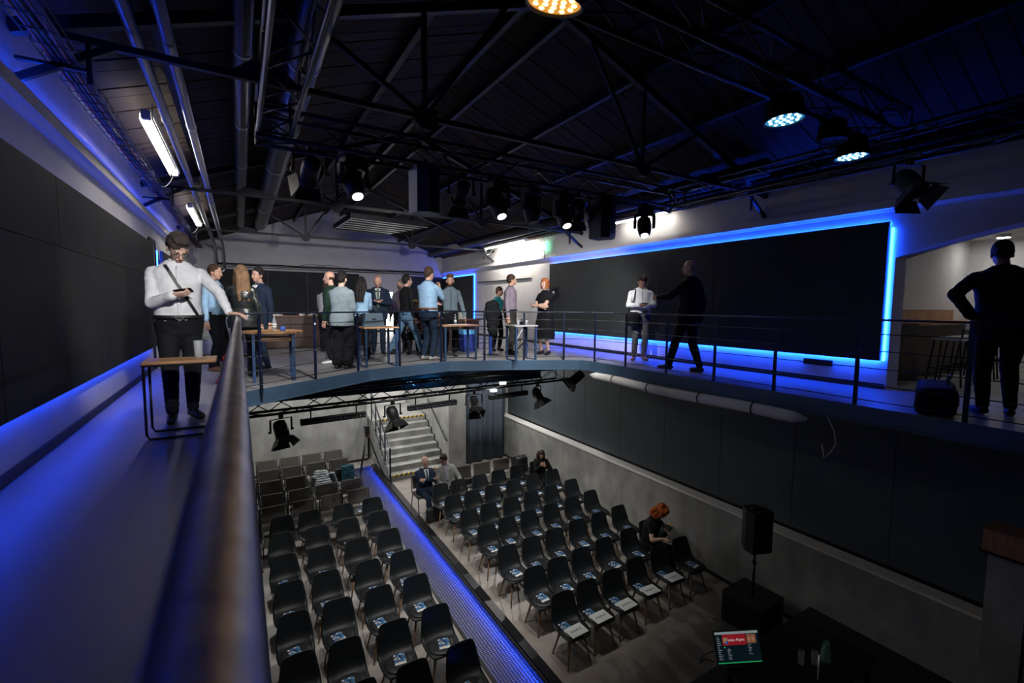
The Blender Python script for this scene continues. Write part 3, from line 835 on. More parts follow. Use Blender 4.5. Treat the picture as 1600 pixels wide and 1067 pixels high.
par_led('cyan white led par facing down, the nearer of the right pair', (4.26, 2.39, 6.8), mt['cyanled'], mt['cyandish'], 0.155, -0.05)
par_led('cyan white led par facing down, the one further right', (5.91, 2.55, 6.8), mt['cyanled'], mt['cyandish'], 0.155, -0.05)
par_led('unlit led par between the two cyan ones', (5.35, 2.5, 6.86), mt['blacks'], mt['black'], 0.13, 0.0)

TRY = lambda x: 8.3 + 0.0852 * (x + 0.9) - 0.145
def barn_par(label, x, y, ztop, rz, tilt, r=0.11, beam=None):
    t = thing('theatre_spotlight', label, 'stage light', (x, y, ztop), rz, 'theatre spotlights with barn doors')
    g = G()
    g.bar((-0.17, 0, -0.02), (0.17, 0, -0.02), 0.03, 0.008)
    for s in (-1, 1): g.bar((s * 0.17, 0, -0.02), (s * 0.17, 0, -0.24), 0.008, 0.03)
    g.build('yoke', mt['blacks'], t)
    G().rbox((-0.03, -0.03, -0.02), (0.03, 0.03, 0.06), 0.005).build('hook_clamp', mt['blacks'], t)
    R = Matrix.Translation((0, 0, -0.22)) @ Matrix.Rotation(tilt, 4, 'X')
    G().lathe([(0.05, 0.17), (0.09, 0.15), (r, 0.08), (r, -0.12), (r + 0.012, -0.12), (r + 0.012, -0.14), (r - 0.01, -0.14)], 18, mat=R).build('can', mt['black'], t, True)
    G().lathe([(r - 0.012, -0.118), (r - 0.012, -0.125)], 18, mat=R).build('lens', mt['blacks'], t)
    for k in range(4):
        q = R @ Matrix.Rotation(k * PI / 2, 4, 'Z')
        w0, w1 = 0.11, 0.15
        vs = [Vector((-w0, r, -0.14)), Vector((w0, r, -0.14)), Vector((w1, r + 0.07, -0.27)), Vector((-w1, r + 0.07, -0.27))]
        nn = Vector((0, 0.004, 0.002)); vs2 = [v + nn for v in vs]
        G().add([q @ v for v in vs + vs2], [(0, 1, 2, 3), (7, 6, 5, 4), (0, 4, 5, 1), (1, 5, 6, 2), (2, 6, 7, 3), (3, 7, 4, 0)]).build('barn_door', mt['black'], t)
    if beam:  # only the added wash spots carry a beam
        a_ = Matrix.Rotation(rz, 4, 'Z') @ R @ V(0, 0, -0.33)
        spot('added_wash_beam', V(x, y, ztop) + a_, beam[0], beam[1], beam[2], (1.0, 0.97, 0.93), 0.7, 0.08)
    for s in (-1, 1): G().lathe([(0.02, 0.0), (0.02, 0.03)], 10, mat=Matrix.Translation((s * 0.17, 0, -0.22)) @ Matrix.Rotation(s * PI / 2, 4, 'Y')).build('locking_knob', mt['blacks'], t)
barn_par('theatre spotlight with barn doors, furthest left under the gallery truss', 0.52, TRY(0.52), 3.25, 0.35, -0.55)
barn_par('theatre spotlight with barn doors hanging before the stairs', 2.42, TRY(2.42), 3.25, 0.3, -0.5)
barn_par('theatre spotlight with barn doors hanging before the drape', 4.2, TRY(4.2), 3.25, -0.2, -0.75)
barn_par('theatre spotlight with barn doors at the right end of the gallery truss', 5.92, TRY(5.92), 3.25, 0.5, -0.6)
barn_par('black spotlight with barn doors hanging before the blue lit right wall', 6.42, 2.2, 6.72, -0.5, -0.7, 0.12)
barn_par('spotlight tucked under the right corner of the gallery', 6.25, 7.7, 3.78, 1.2, 0.9, 0.1)

barn_par('added wash spotlight on the rear truss lighting the left of the gallery', 0.72, 5.6, 6.80, 0.1, 1.0, 0.1, ((0.7, 9.6, 5.1), S_WASH * 1.2, 66))  # this and the next two are added to brighten people on the gallery
barn_par('added wash spotlight on the rear truss lighting the middle of the gallery', 2.55, 5.6, 6.80, -0.1, 1.0, 0.1, ((3.1, 10.0, 5.2), S_WASH * 1.5, 72))
barn_par('added wash spotlight on the rear truss lighting the right of the gallery', 4.5, 5.6, 6.80, -0.6, 1.0, 0.1, ((6.1, 8.2, 4.9), S_WASH * 1.7, 84))
barn_par('added spotlight out of view on the left truss, lighting the man by the railing', 0.36, 1.25, 6.84, 0.2, 1.05, 0.1, ((-0.42, 5.4, 5.1), S_WASH * 1.7, 30))  # added above the view to brighten the man at the railing
def led_bar(label, x0, x1, y, z):
    t = thing('led_bar', label, 'stage light', ((x0 + x1) / 2, y, z), math.atan2(0.09, 1), 'led battens on the gallery truss')
    h = (x1 - x0) / 2
    G().rbox((-h, -0.05, -0.05), (h, 0.05, 0.05), 0.008).build('housing', mt['black'], t)
    ml = M('dull led lens', (0.08, 0.12, 0.14), 0.2, 0.5)
    n = 16
    for i in range(n): G().ell((-h + (i + 0.5) * 2 * h / n, -0.052, -0.012), (0.018, 0.008, 0.018), 8, 5).build('led_lens', ml, t, True)
    for s in (-0.7, 0.7): G().bar((s * h, 0, 0.04), (s * h, 0, 0.2), 0.02, 0.02).build('bracket', mt['blacks'], t)
led_bar('black led batten with a row of lenses, leftmost on the gallery truss', 0.81, 1.91, TRY(1.36), 3.12)
led_bar('black led batten with a row of lenses, hung in front of the stairs', 2.72, 3.78, TRY(3.25), 3.12)
led_bar('black led batten with a row of lenses, hung in front of the drape', 4.58, 5.62, TRY(5.1), 3.12)

# recessed downlights under the rear gallery, over the stairs and the rear wall
def downlight(label, x, y, power=1.0):
    t = thing('downlight', label, 'lamp', (x, y, 3.83), 0, 'downlights under the gallery')
    G().lathe([(0.09, 0.0), (0.10, 0.0), (0.10, -0.03), (0.085, -0.03)], 16).build('ring', mt['white'], t)
    G().lathe([(0.08, -0.022), (0.08, -0.028)], 16).build('diffuser', glow('downlight disc', (1.0, 0.94, 0.86), 20), t)
    l = bpy.data.lights.new('downlight_beam', 'AREA'); l.shape = 'DISK'; l.size = 0.15; l.energy = S_DOWN * power; l.color = (1.0, 0.97, 0.93)
    lo = bpy.data.objects.new('downlight_beam', l); COL.objects.link(lo); lo.location = (x, y, 3.79)
downlight('white downlight under the gallery before the left rear wall', 0.6, 13.2)
downlight('white downlight under the gallery above the camera tripod', 2.6, 13.2)
downlight('white downlight under the gallery above the stairs', 4.4, 13.0, 0.7)
downlight('white downlight under the gallery before the drape', 6.5, 11.6, 1.2)
downlight('white downlight above the stair landing', 4.4, 15.8)
for i, (x, z) in enumerate(((4.68, 3.27), (4.92, 3.41))):
    y = TRY(x) - 0.03
    tag(G().rbox((x - 0.07, y - 0.03, z - 0.025), (x + 0.07, y + 0.03, z + 0.025), 0.01).build('work_lamp', glow('small work lamp %d' % i, (1, 0.97, 0.9), 8)), 'small bright work lamp clipped to the gallery truss, the %s of two' % ('left' if i == 0 else 'right'), 'lamp')

# cyan neon script behind the gallery truss
t = thing('neon_sign', 'cyan neon script hidden behind the gallery truss', 'sign', (3.35, 9.28, 3.46), 0.0)
pts = [(-0.42 + 0.4 * k, 0, 0.03 * math.sin(k * 22) + 0.03 * math.sin(k * 9)) for k in lin(0, 1, 40)]
G().tube(pts, 0.006, 5).build('script', mt['neon'], t)
for x in (-0.3, 0.25): G().tube([(x, 0, 0.04), (x, 0.04, 0.34)], 0.003, 4).build('hanger_wire', mt['blacks'], t)
for ch in ([(0.02, 0, 0.07), (0.13, 0, 0.07), (0.13, 0, 0.02), (0.05, 0, 0.0)], [(0.17, 0, 0.08), (0.19, 0, 0.0), (0.27, 0, 0.0), (0.29, 0, 0.09)], [(0.36, 0, 0.09), (0.36, 0, 0.02), (0.32, 0, 0.0)]):
    G().tube(ch, 0.011, 5).build('letter', mt['neon'], t)

# hanging baffle of black slats with pale edges
t = thing('ceiling_baffle', 'black hanging baffle of parallel slats with pale edges', 'baffle', (2.1, 10.5, 7.0))
qa, qb, qc, qd = Vector((0.06, 0.0, 0)), Vector((1.89, 0.24, 0)), Vector((1.33, 1.94, 0)), Vector((0.0, 1.81, 0))
pal = M('pale edge trim', (0.8, 0.79, 0.75), 0.5)
for a, b in ((qa, qb), (qb, qc), (qc, qd), (qd, qa)):
    G().bar(a + Vector((0, 0, 0.05)), b + Vector((0, 0, 0.05)), 0.03, 0.12).build('frame', mt['black'], t)
    if (a, b) in ((qa, qb), (qd, qa)): G().bar(a - Vector((0, 0, 0.012)), b - Vector((0, 0, 0.012)), 0.03, 0.006).build('edge_trim', pal, t)
for k in range(1, 6):
    u = k / 6
    a, b = qa.lerp(qd, u), qb.lerp(qc, u)
    G().bar(a + Vector((0, 0, 0.05)), b + Vector((0, 0, 0.05)), 0.12, 0.12).build('slat', mt['black'], t)
    G().bar(a - Vector((0, 0, 0.012)) + Vector((0, -0.06, 0)), b - Vector((0, 0, 0.012)) + Vector((0, -0.06, 0)), 0.02, 0.006).build('edge_trim', pal, t)
for q in (qa, qb, qc, qd): G().tube([q + Vector((0, 0, 0.1)), q + Vector((0, 0, 1.4))], 0.005, 5).build('hanger_wire', mt['blacks'], t)

# exit sign, wall switch plate, socket strip
t = thing('exit_sign', 'green lit exit sign with running figure on the right wall', 'sign', (7.5, 10.8, 6.80))
G().rbox((-0.02, -0.15, -0.13), (0.02, 0.15, 0.13), 0.006).build('panel', mt['green'], t)
g = G(); x = -0.024
g.ell((x, 0.035, 0.075), (0.003, 0.022, 0.022), 8, 6)
g.bar((x, 0.03, 0.05), (x, 0.0, -0.02), 0.004, 0.04); g.bar((x, 0.0, -0.02), (x, 0.05, -0.09), 0.004, 0.022); g.bar((x, 0.0, -0.02), (x, -0.07, -0.06), 0.004, 0.022)
g.bar((x, 0.03, 0.04), (x, 0.085, 0.0), 0.004, 0.018); g.bar((x, 0.03, 0.04), (x, -0.045, 0.03), 0.004, 0.018)
g.build('pictogram', mt['pict'], t)
G().tube([(0.02, 0, 0.13), (0.03, 0.05, 0.2), (0.06, 0.2, 0.24)], 0.006, 5).build('cable', mt['blacks'], t)
G().tube([(0.0, 0, -0.13), (0.0, 0, -0.36)], 0.008, 6).build('drop_rod', mt['blacks'], t)
t = thing('wall_plate', 'square black touch plate with white symbol on the right video wall', 'switch plate', (7.48, 10.28, 5.46))
G().rbox((-0.012, -0.13, -0.15), (0.012, 0.13, 0.15), 0.004).build('plate', mt['blacks'], t)
G().box((-0.016, -0.05, 0.0), (-0.012, 0.05, 0.06)).build('symbol', mt['white'], t)
G().box((-0.016, -0.02, -0.08), (-0.012, 0.03, -0.015)).build('symbol', mt['white'], t)
for sy in (-0.15, 0.15):
    for sz in (-0.17, 0.17): G().ell((0, sy, sz), (0.012, 0.02, 0.02), 8, 5).build('corner_clip', mt['black'], t)
t = thing('socket_strip', 'black four gang socket strip under the right video wall', 'socket', (7.585, 3.55, 4.29))
G().rbox((-0.02, -0.2, -0.045), (0.015, 0.2, 0.045), 0.005).build('plate', mt['blacks'], t)
for k in range(4): G().lathe([(0.032, 0), (0.032, 0.006), (0.024, 0.006), (0.024, 0.001)], 14, mat=Matrix.Translation((-0.02, -0.15 + k * 0.1, 0)) @ Matrix.Rotation(-PI / 2, 4, 'Y')).build('socket', mt['black'], t)
# thin ledge rail on the right wall
tag(G().box((7.56, 11.6, 5.93), (7.6, 15.2, 5.96)).build('picture_rail', mt['tsteel']), 'thin dark rail on the bright part of the right wall', 'rail')

# white sleeve lying under the right gallery edge
t = thing('wrapped_duct', 'white wrapped duct hanging under the right gallery edge', 'duct', (6.03, 0, 3.722))
pts = [(0, 2.9 + 4.1 * k, 0.012 * math.sin(k * 9)) for k in lin(0, 1, 24)]
rr = [0.03 if k in (0, 24) else 0.078 + 0.008 * noise.noise(Vector((k * 1.7, 3, 1))) for k in range(25)]
G().tube(pts, rr, 16).build('sleeve', mt['membrane'], t, True)
for k in (4, 9, 15, 20): G().tube([pts[k], (pts[k][0], pts[k][1] + 0.02, pts[k][2])], 0.084, 14).build('strap', mt['blacks'], t)
t = tag(G().tube([(6.12, 2.72, 3.80), (6.12, 2.63, 3.62), (6.12, 2.61, 3.48), (6.12, 2.66, 3.36), (6.12, 2.73, 3.28), (6.12, 2.76, 3.44)], 0.006, 6).build('loose_cable', mt['white'], smooth=True), 'white loose cable end dangling below the right gallery', 'cable')
# ================================================================== SEATING
def make_shell_chair():
    t = thing('shell_chair', 'x', 'chair')
    prof = [(-.245, .425, .15, .0), (-.225, .442, .19, .006), (-.16, .447, .222, .014), (-.06, .440, .236, .022), (.05, .436, .240, .03), (.13, .448, .240, .04),
            (.185, .49, .238, .05), (.213, .56, .232, .055), (.232, .64, .220, .05), (.250, .72, .206, .044), (.262, .775, .196, .038), (.269, .808, .184, .032), (.273, .824, .165, .026), (.274, .830, .135, .018)]
    nu = 10; vs = []
    for layer in (0, 1):
        for i, (y, z, hw, cu) in enumerate(prof):
            j0, j1 = max(i - 1, 0), min(i + 1, len(prof) - 1)
            ty, tz = prof[j1][0] - prof[j0][0], prof[j1][1] - prof[j0][1]
            L = math.hypot(ty, tz); ny, nz = tz / L, -ty / L      # points to the back / underside
            for k in range(nu + 1):
                u = -1 + 2 * k / nu
                c = cu * abs(u) ** 2.2
                vs.append((u * hw, y - ny * c + ny * 0.011 * layer, z - nz * c + nz * 0.011 * layer))
    n = len(prof); fs = []; K = nu + 1; o = n * K
    for i in range(n - 1):
        for k in range(nu):
            a = i * K + k
            fs.append((a, a + 1, a + K + 1, a + K)); fs.append((o + a, o + a + K, o + a + K + 1, o + a + 1))
    rim = [k for k in range(K)] + [i * K + nu for i in range(1, n)] + [(n - 1) * K + k for k in range(nu - 1, -1, -1)] + [i * K for i in range(n - 2, 0, -1)]
    for a, b in zip(rim, rim[1:] + rim[:1]): fs.append((a, a + o, b + o, b))
    G().add(vs, fs).build('shell', mt['shell'], t, True)
    g = G(); pv = []
    for r_, z in ((0.0, .468), (.6, .468), (.92, .462), (1.0, .45), (.95, .44)):
        for k in range(20):
            a = 2 * PI * k / 20
            pv.append((r_ * .195 * math.cos(a), -.05 + r_ * .185 * math.sin(a), z))
    pf = [(i * 20 + k, i * 20 + (k + 1) % 20, (i + 1) * 20 + (k + 1) % 20, (i + 1) * 20 + k) for i in range(4) for k in range(20)]
    g.add(pv, pf).build('seat_pad', mt['pad'], t, True)
    g = G()
    g.bar((-.13, -.15, .415), (.13, .12, .415), .03, .02); g.bar((.13, -.15, .415), (-.13, .12, .415), .03, .02)
    g.build('seat_frame', mt['black'], t)
    lg = G().tube([(.115, -.135, .43), (.2, -.225, 0)], [.019, .011], 8).build('leg', mt['legwood'], t, True)
    for sx, sy in ((-1, 1), (1, -1), (-1, -1)):
        l2 = inst(lg, t, scale=(sx, sy, 1))
        if sy < 0: l2.location = (0, -0.06, 0)
    return t
ORD = ['front', 'second', 'third', 'fourth', 'fifth', 'sixth', 'seventh', 'eighth']
CORD = ['next to the aisle', 'second from the aisle', 'third from the aisle', 'fourth from the aisle', 'fifth from the aisle', 'sixth from the aisle']
sc0 = make_shell_chair(); first_sc = [True]
def place_shell(x, yback, label, group, rz=0.0):
    """yback = where the top of the backrest stands"""
    o = sc0 if first_sc[0] else copy_tree(sc0)
    first_sc[0] = False
    rz += random.uniform(-.05, .05)
    o.location = (x + random.uniform(-.012, .012), yback - 0.272, 0); o.rotation_euler = (0, 0, rz)
    tag(o, label, 'chair', group)
    return o

# flyers
fm_ = bpy.data.materials.new('printed flyer'); fm_.use_nodes = True
nt = fm_.node_tree; b = nt.nodes['Principled BSDF']; b.inputs['Roughness'].default_value = 0.4
tc = nt.nodes.new('ShaderNodeTexCoord'); vo = nt.nodes.new('ShaderNodeTexVoronoi'); vo.inputs['Scale'].default_value = 38
rp_ = nt.nodes.new('ShaderNodeValToRGB'); rp_.color_ramp.interpolation = 'CONSTANT'
cs = [(0.0, (0.03, 0.10, 0.26)), (0.18, (0.08, 0.28, 0.50)), (0.32, (0.02, 0.03, 0.08)), (0.48, (0.60, 0.33, 0.14)), (0.62, (0.70, 0.72, 0.74)), (0.78, (0.05, 0.16, 0.38))]
el = rp_.color_ramp.elements
el[0].position, el[0].color = 0.0, (*cs[0][1], 1); el[1].position, el[1].color = cs[1][0], (*cs[1][1], 1)
for p_, c_ in cs[2:]: e_ = el.new(p_); e_.color = (*c_, 1)
sp = nt.nodes.new('ShaderNodeSeparateColor')
nt.links.new(tc.outputs['Object'], vo.inputs['Vector']); nt.links.new(vo.outputs['Color'], sp.inputs[0])
nt.links.new(sp.outputs[0], rp_.inputs[0]); nt.links.new(rp_.outputs[0], b.inputs['Base Color'])
fly_me = None
def flyer(x, y, rz, label):
    global fly_me
    if fly_me is None:
        o = thing('flyer', label, 'flyer', group='flyers on the seats')
        a = G().box((-.072, -.058, 0), (.072, .098, .0012)).build('picture', fm_, o)
        b_ = G().box((-.072, -.098, 0), (.072, -.058, .0012)).build('caption_band', mt['paper'], o)
        fly_me = o
    else:
        o = copy_tree(fly_me); tag(o, label, 'flyer', 'flyers on the seats')
    o.location = (x, y, .4695); o.rotation_euler = (0, 0, rz)
    return o
sign_first = None
def reserve_sign(x, y, rz, label):
    global sign_first
    if sign_first is None:
        t = thing('reserved_sheet', label, 'paper sign', group='reserved sheets')
        G().box((-.149, -.105, 0), (.149, .105, .0012)).build('sheet', mt['paper'], t)
        text_mesh('RESERVE', 0.052, mt['ink'], t, (0, -0.0, .0016), (0, 0, 0))
        sign_first = t
    else:
        t = copy_tree(sign_first); tag(t, label, 'paper sign', 'reserved sheets')
    t.location = (x, y, .4712); t.rotation_euler = (0, 0, rz)

# right block, front row first
RXc = [3.98, 4.48, 5.04, 5.63, 6.25, 6.86]
RYr = [5.2, 5.98, 6.78, 7.67, 8.44, 9.26, 10.0]
for r in range(7):
    for c in range(6):
        x, y = RXc[c] + random.uniform(-.015, .015), RYr[r] + 0.045 * c + random.uniform(-.02, .02)
        lab = 'black shell chair with wooden legs, right block, %s row, %s' % (ORD[r], CORD[c])
        if (r, c) == (1, 5): lab = 'black shell chair under the red haired woman with the laptop'
        if (r, c) == (6, 5): lab = 'black shell chair under the long haired seated woman'
        place_shell(x, y, lab, 'black shell chairs of the right block')
        if (r, c) in ((1, 5), (6, 5)): continue
        fl = 'colourful flyer on the chair in the right block, %s row, %s' % (ORD[r], CORD[c])
        if r == 0 and c < 5:
            flyer(x - .08, y - .25, -0.02 + random.uniform(-.1, .1), fl)
            reserve_sign(x + .01, y - .385, random.uniform(-.06, .06), 'white sheet reading RESERVE on the front row seat %s' % CORD[c])
        else:
            flyer(x + random.uniform(-.05, .03), y - .31 + random.uniform(-.02, .02), random.uniform(-.2, .2), fl)
# left block
LXc = [2.29, 1.69, 1.07, 0.50, -0.08]
LYr = [4.22, 5.05, 5.86, 6.70, 7.55, 8.40, 9.26, 10.02]
for r in range(8):
    for c in range(5):
        x, y = LXc[c] + random.uniform(-.03, .03) + 0.02 * (r - 4), LYr[r] + random.uniform(-.03, .03)
        place_shell(x, y, 'black shell chair with wooden legs, left block, %s row, %s' % (ORD[r], CORD[c]), 'black shell chairs of the left block')
        if (r, c) in ((7, 1), (6, 2), (7, 4)): continue
        flyer(x + random.uniform(-.05, .04), y - .31 + random.uniform(-.03, .03), random.uniform(-.25, .25), 'colourful flyer on the chair in the left block, %s row, %s' % (ORD[r], CORD[c]))

# grey upholstered chairs
def make_grey_chair():
    t = thing('conference_chair', 'x', 'chair')
    G().rbox((-.23, -.24, .40), (.23, .20, .465), 0.02, seg=2).build('seat', mt['greyfab'], t)
    R = Matrix.Translation((0, .235, .67)) @ Matrix.Rotation(-.17, 4, 'X')
    G().rbox((-.225, -.022, -.16), (.225, .022, .17), 0.018, seg=2, mat=R).build('backrest', mt['greyfab'], t)
    for sx in (-1, 1):
        x = sx * .245
        G().tube([(x, .19, .40), (x, .215, .55), (x, .265, .84)], 0.012, 8).build('back_post', mt['blacks'], t, True)
        G().tube([(x, -.22, .41), (x, -.27, 0)], 0.012, 8).build('leg', mt['blacks'], t, True)
        G().tube([(x, .16, .41), (x, .27, 0)], 0.012, 8).build('leg', mt['blacks'], t, True)
        G().tube([(x, -.24, .41), (x, .2, .41)], 0.012, 8).build('seat_rail', mt['blacks'], t, True)
    return t
gc0 = make_grey_chair(); first_gc = [True]
def place_grey(x, yback, label, group, rz=0.0):
    o = gc0 if first_gc[0] else copy_tree(gc0)
    first_gc[0] = False
    o.location = (x, yback - .26, 0); o.rotation_euler = (0, 0, rz + random.uniform(-.03, .03))
    return tag(o, label, 'chair', group)
GY = [10.62, 11.32, 12.2, 13.04, 13.88]
GXc = [2.21, 1.63, 1.05, 0.48, -0.08]
for r in range(5):
    for c in range(5):
        lab = 'grey upholstered chair, left block, %s grey row from the front, %s' % (['first', 'second', 'third', 'fourth', 'last'][r], CORD[c])
        place_grey(GXc[c], GY[r] + 0.015 * (2 - c), lab, 'grey upholstered chairs of the left block')
flyer(2.2, 10.33, 0.1, 'pale flyer lying on the front grey chair beside the aisle')
for x, lab in ((3.80, 'grey chair under the bald man at the rear'), (4.38, 'grey chair under the man in the grey blazer'), (4.95, 'empty grey chair beside the man in the grey blazer'),
               (5.52, 'empty grey chair in the middle before the drape'), (6.14, 'empty grey chair at the right end before the drape'), (6.70, 'grey chair holding the black backpack')):
    place_grey(x, 10.83, lab, 'grey chairs along the rear of the right block')
# armrest links between the left grey chairs
for r in range(5):
    for c in range(4):
        if (r + c) % 2: continue
        x = (GXc[c] + GXc[c + 1]) / 2; y = GY[r] - 0.25
        t = thing('armrest', 'black armrest loop in the left block, %s grey row from the front, %s pair' % (['first', 'second', 'third', 'fourth', 'last'][r], ['aisle side', 'second', 'third', 'far'][c]), 'armrest', (x, y, 0), group='armrest loops')
        G().tube([(0, -.2, 0), (0, -.18, .6), (0, -.1, .66), (0, .1, .66), (0, .16, .62), (0, .18, 0.0)], 0.013, 8).build('loop', mt['blacks'], t, True)
        G().rbox((-.022, -.14, .655), (.022, .12, .68), 0.008).build('pad', mt['black'], t)
# ================================================================== PEOPLE
def V(*a): return Vector(a)
def capsule(g, p0, r0, p1, r1, seg=10):
    p0, p1 = Vector(p0), Vector(p1); d = p1 - p0
    L = d.length
    if L < 1e-6: d = V(0, 0, 1)
    else: d = d / L
    pts = []; rs = []
    for a in (0.12, 0.5, 0.85): pts.append(p0 - d * r0 * math.cos(a * PI / 2)); rs.append(r0 * math.sin(a * PI / 2))
    pts.append(p0); rs.append(r0); pts.append(p1); rs.append(r1)
    for a in (0.85, 0.5, 0.12): pts.append(p1 + d * r1 * math.cos(a * PI / 2)); rs.append(r1 * math.sin(a * PI / 2))
    # straight frame
    u = V(0, 0, 1) if abs(d.z) < 0.9 else V(1, 0, 0)
    a = d.cross(u).normalized(); b = d.cross(a)
    vs = [p + (a * math.cos(2 * PI * k / seg) + b * math.sin(2 * PI * k / seg)) * r for p, r in zip(pts, rs) for k in range(seg)]
    n = len(pts); fs = []
    for i in range(n - 1):
        for k in range(seg):
            k2 = (k + 1) % seg; fs.append((i * seg + k, i * seg + k2, (i + 1) * seg + k2, (i + 1) * seg + k))
    fs.append(tuple(range(seg - 1, -1, -1))); fs.append(tuple((n - 1) * seg + k for k in range(seg)))
    g.add(vs, fs)
def loft(g, rings, seg=20):
    """rings: (centre, x axis * rx, y axis * ry)"""
    vs = []
    for c, ax, ay in rings:
        for k in range(seg):
            t = 2 * PI * k / seg; ct, st = math.cos(t), math.sin(t)
            p = 0.85
            vs.append(c + ax * (math.copysign(abs(ct) ** p, ct)) + ay * (math.copysign(abs(st) ** p, st)))
    n = len(rings); fs = []
    for i in range(n - 1):
        for k in range(seg):
            k2 = (k + 1) % seg; fs.append((i * seg + k, i * seg + k2, (i + 1) * seg + k2, (i + 1) * seg + k))
    fs.append(tuple(range(seg - 1, -1, -1))); fs.append(tuple((n - 1) * seg + k for k in range(seg)))
    g.add(vs, fs)
def ik(S, T, l1, l2, hint):
    S, T = Vector(S), Vector(T); d = T - S; L = max(min(d.length, l1 + l2 - 0.002), abs(l1 - l2) + 0.02); u = d.normalized()
    a = (l1 * l1 - l2 * l2 + L * L) / (2 * L); h = math.sqrt(max(l1 * l1 - a * a, 0))
    hv = Vector(hint); hv = hv - u * hv.dot(u)
    hv = hv.normalized() if hv.length > 1e-5 else u.orthogonal().normalized()
    return S + u * a + hv * h, S + u * L
def remesh(g, vox, smooth=2, wr=0.0, wscale=9.0, seed=0.0, clampz=None, fac=0.5):
    bm = bmesh.new(); vs = [bm.verts.new(v) for v in g.v]
    for f in g.f:
        try: bm.faces.new([vs[i] for i in f])
        except ValueError: pass
    bmesh.ops.recalc_face_normals(bm, faces=list(bm.faces))
    me = bpy.data.meshes.new('tmp'); bm.to_mesh(me); bm.free()
    o = bpy.data.objects.new('tmp', me); COL.objects.link(o)
    m = o.modifiers.new('r', 'REMESH'); m.mode = 'VOXEL'; m.voxel_size = vox; m.use_smooth_shade = True
    if smooth:
        s = o.modifiers.new('s', 'SMOOTH'); s.factor = fac; s.iterations = smooth
    dg = bpy.context.evaluated_depsgraph_get()
    out = bpy.data.meshes.new_from_object(o.evaluated_get(dg))
    bpy.data.objects.remove(o); bpy.data.meshes.remove(me)
    if wr > 0 or clampz is not None:
        n = len(out.vertices); co = [0.0] * (3 * n); no = [0.0] * (3 * n)
        out.vertices.foreach_get('co', co); out.vertex_normals.foreach_get('vector', no)
        for i in range(n):
            x, y, z = co[3 * i:3 * i + 3]
            if wr > 0:
                w = noise.noise(Vector((x * wscale + seed, y * wscale, z * wscale * 1.9)))
                w = (1 - abs(w) * 2.2) * wr * 0.6 + noise.noise(Vector((x * wscale * .4, y * wscale * .4 + seed, z * wscale * .5))) * wr
                x += no[3 * i] * w; y += no[3 * i + 1] * w; z += no[3 * i + 2] * w
            if clampz is not None and z < clampz: z = clampz
            co[3 * i:3 * i + 3] = [x, y, z]
        out.vertices.foreach_set('co', co); out.update()
    return out
def mesh_obj(name, me, mat, parent):
    me.materials.clear(); me.materials.append(mat)
    me.polygons.foreach_set('use_smooth', [True] * len(me.polygons))
    me.name = name
    o = bpy.data.objects.new(name, me); COL.objects.link(o); o.parent = parent
    return o

SKIN = {}
def skin(c):
    if c not in SKIN:
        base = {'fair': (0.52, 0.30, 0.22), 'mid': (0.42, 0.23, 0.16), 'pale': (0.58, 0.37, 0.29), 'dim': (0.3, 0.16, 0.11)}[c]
        SKIN[c] = M('skin ' + c, base, 0.5, var=0.06, scale=20)
    return SKIN[c]
CLOTH = {}
def cloth(name, col, rough=0.85, **k):
    if name not in CLOTH: CLOTH[name] = M(name, col, rough, var=k.pop('var', 0.10), scale=12, spec=0.2 if rough > .6 else 0.5, **k)
    return CLOTH[name]
HAIRC = {'brown': (0.05, 0.03, 0.02), 'dark': (0.012, 0.010, 0.010), 'grey': (0.16, 0.145, 0.13), 'pepper': (0.05, 0.042, 0.036), 'blond': (0.33, 0.19, 0.08), 'red': (0.30, 0.065, 0.015), 'auburn': (0.34, 0.11, 0.03), 'light': (0.13, 0.075, 0.04)}
def hairm(c): return cloth('hair ' + c, HAIRC[c], 0.62, var=0.35, bump=0.4, bscale=90)

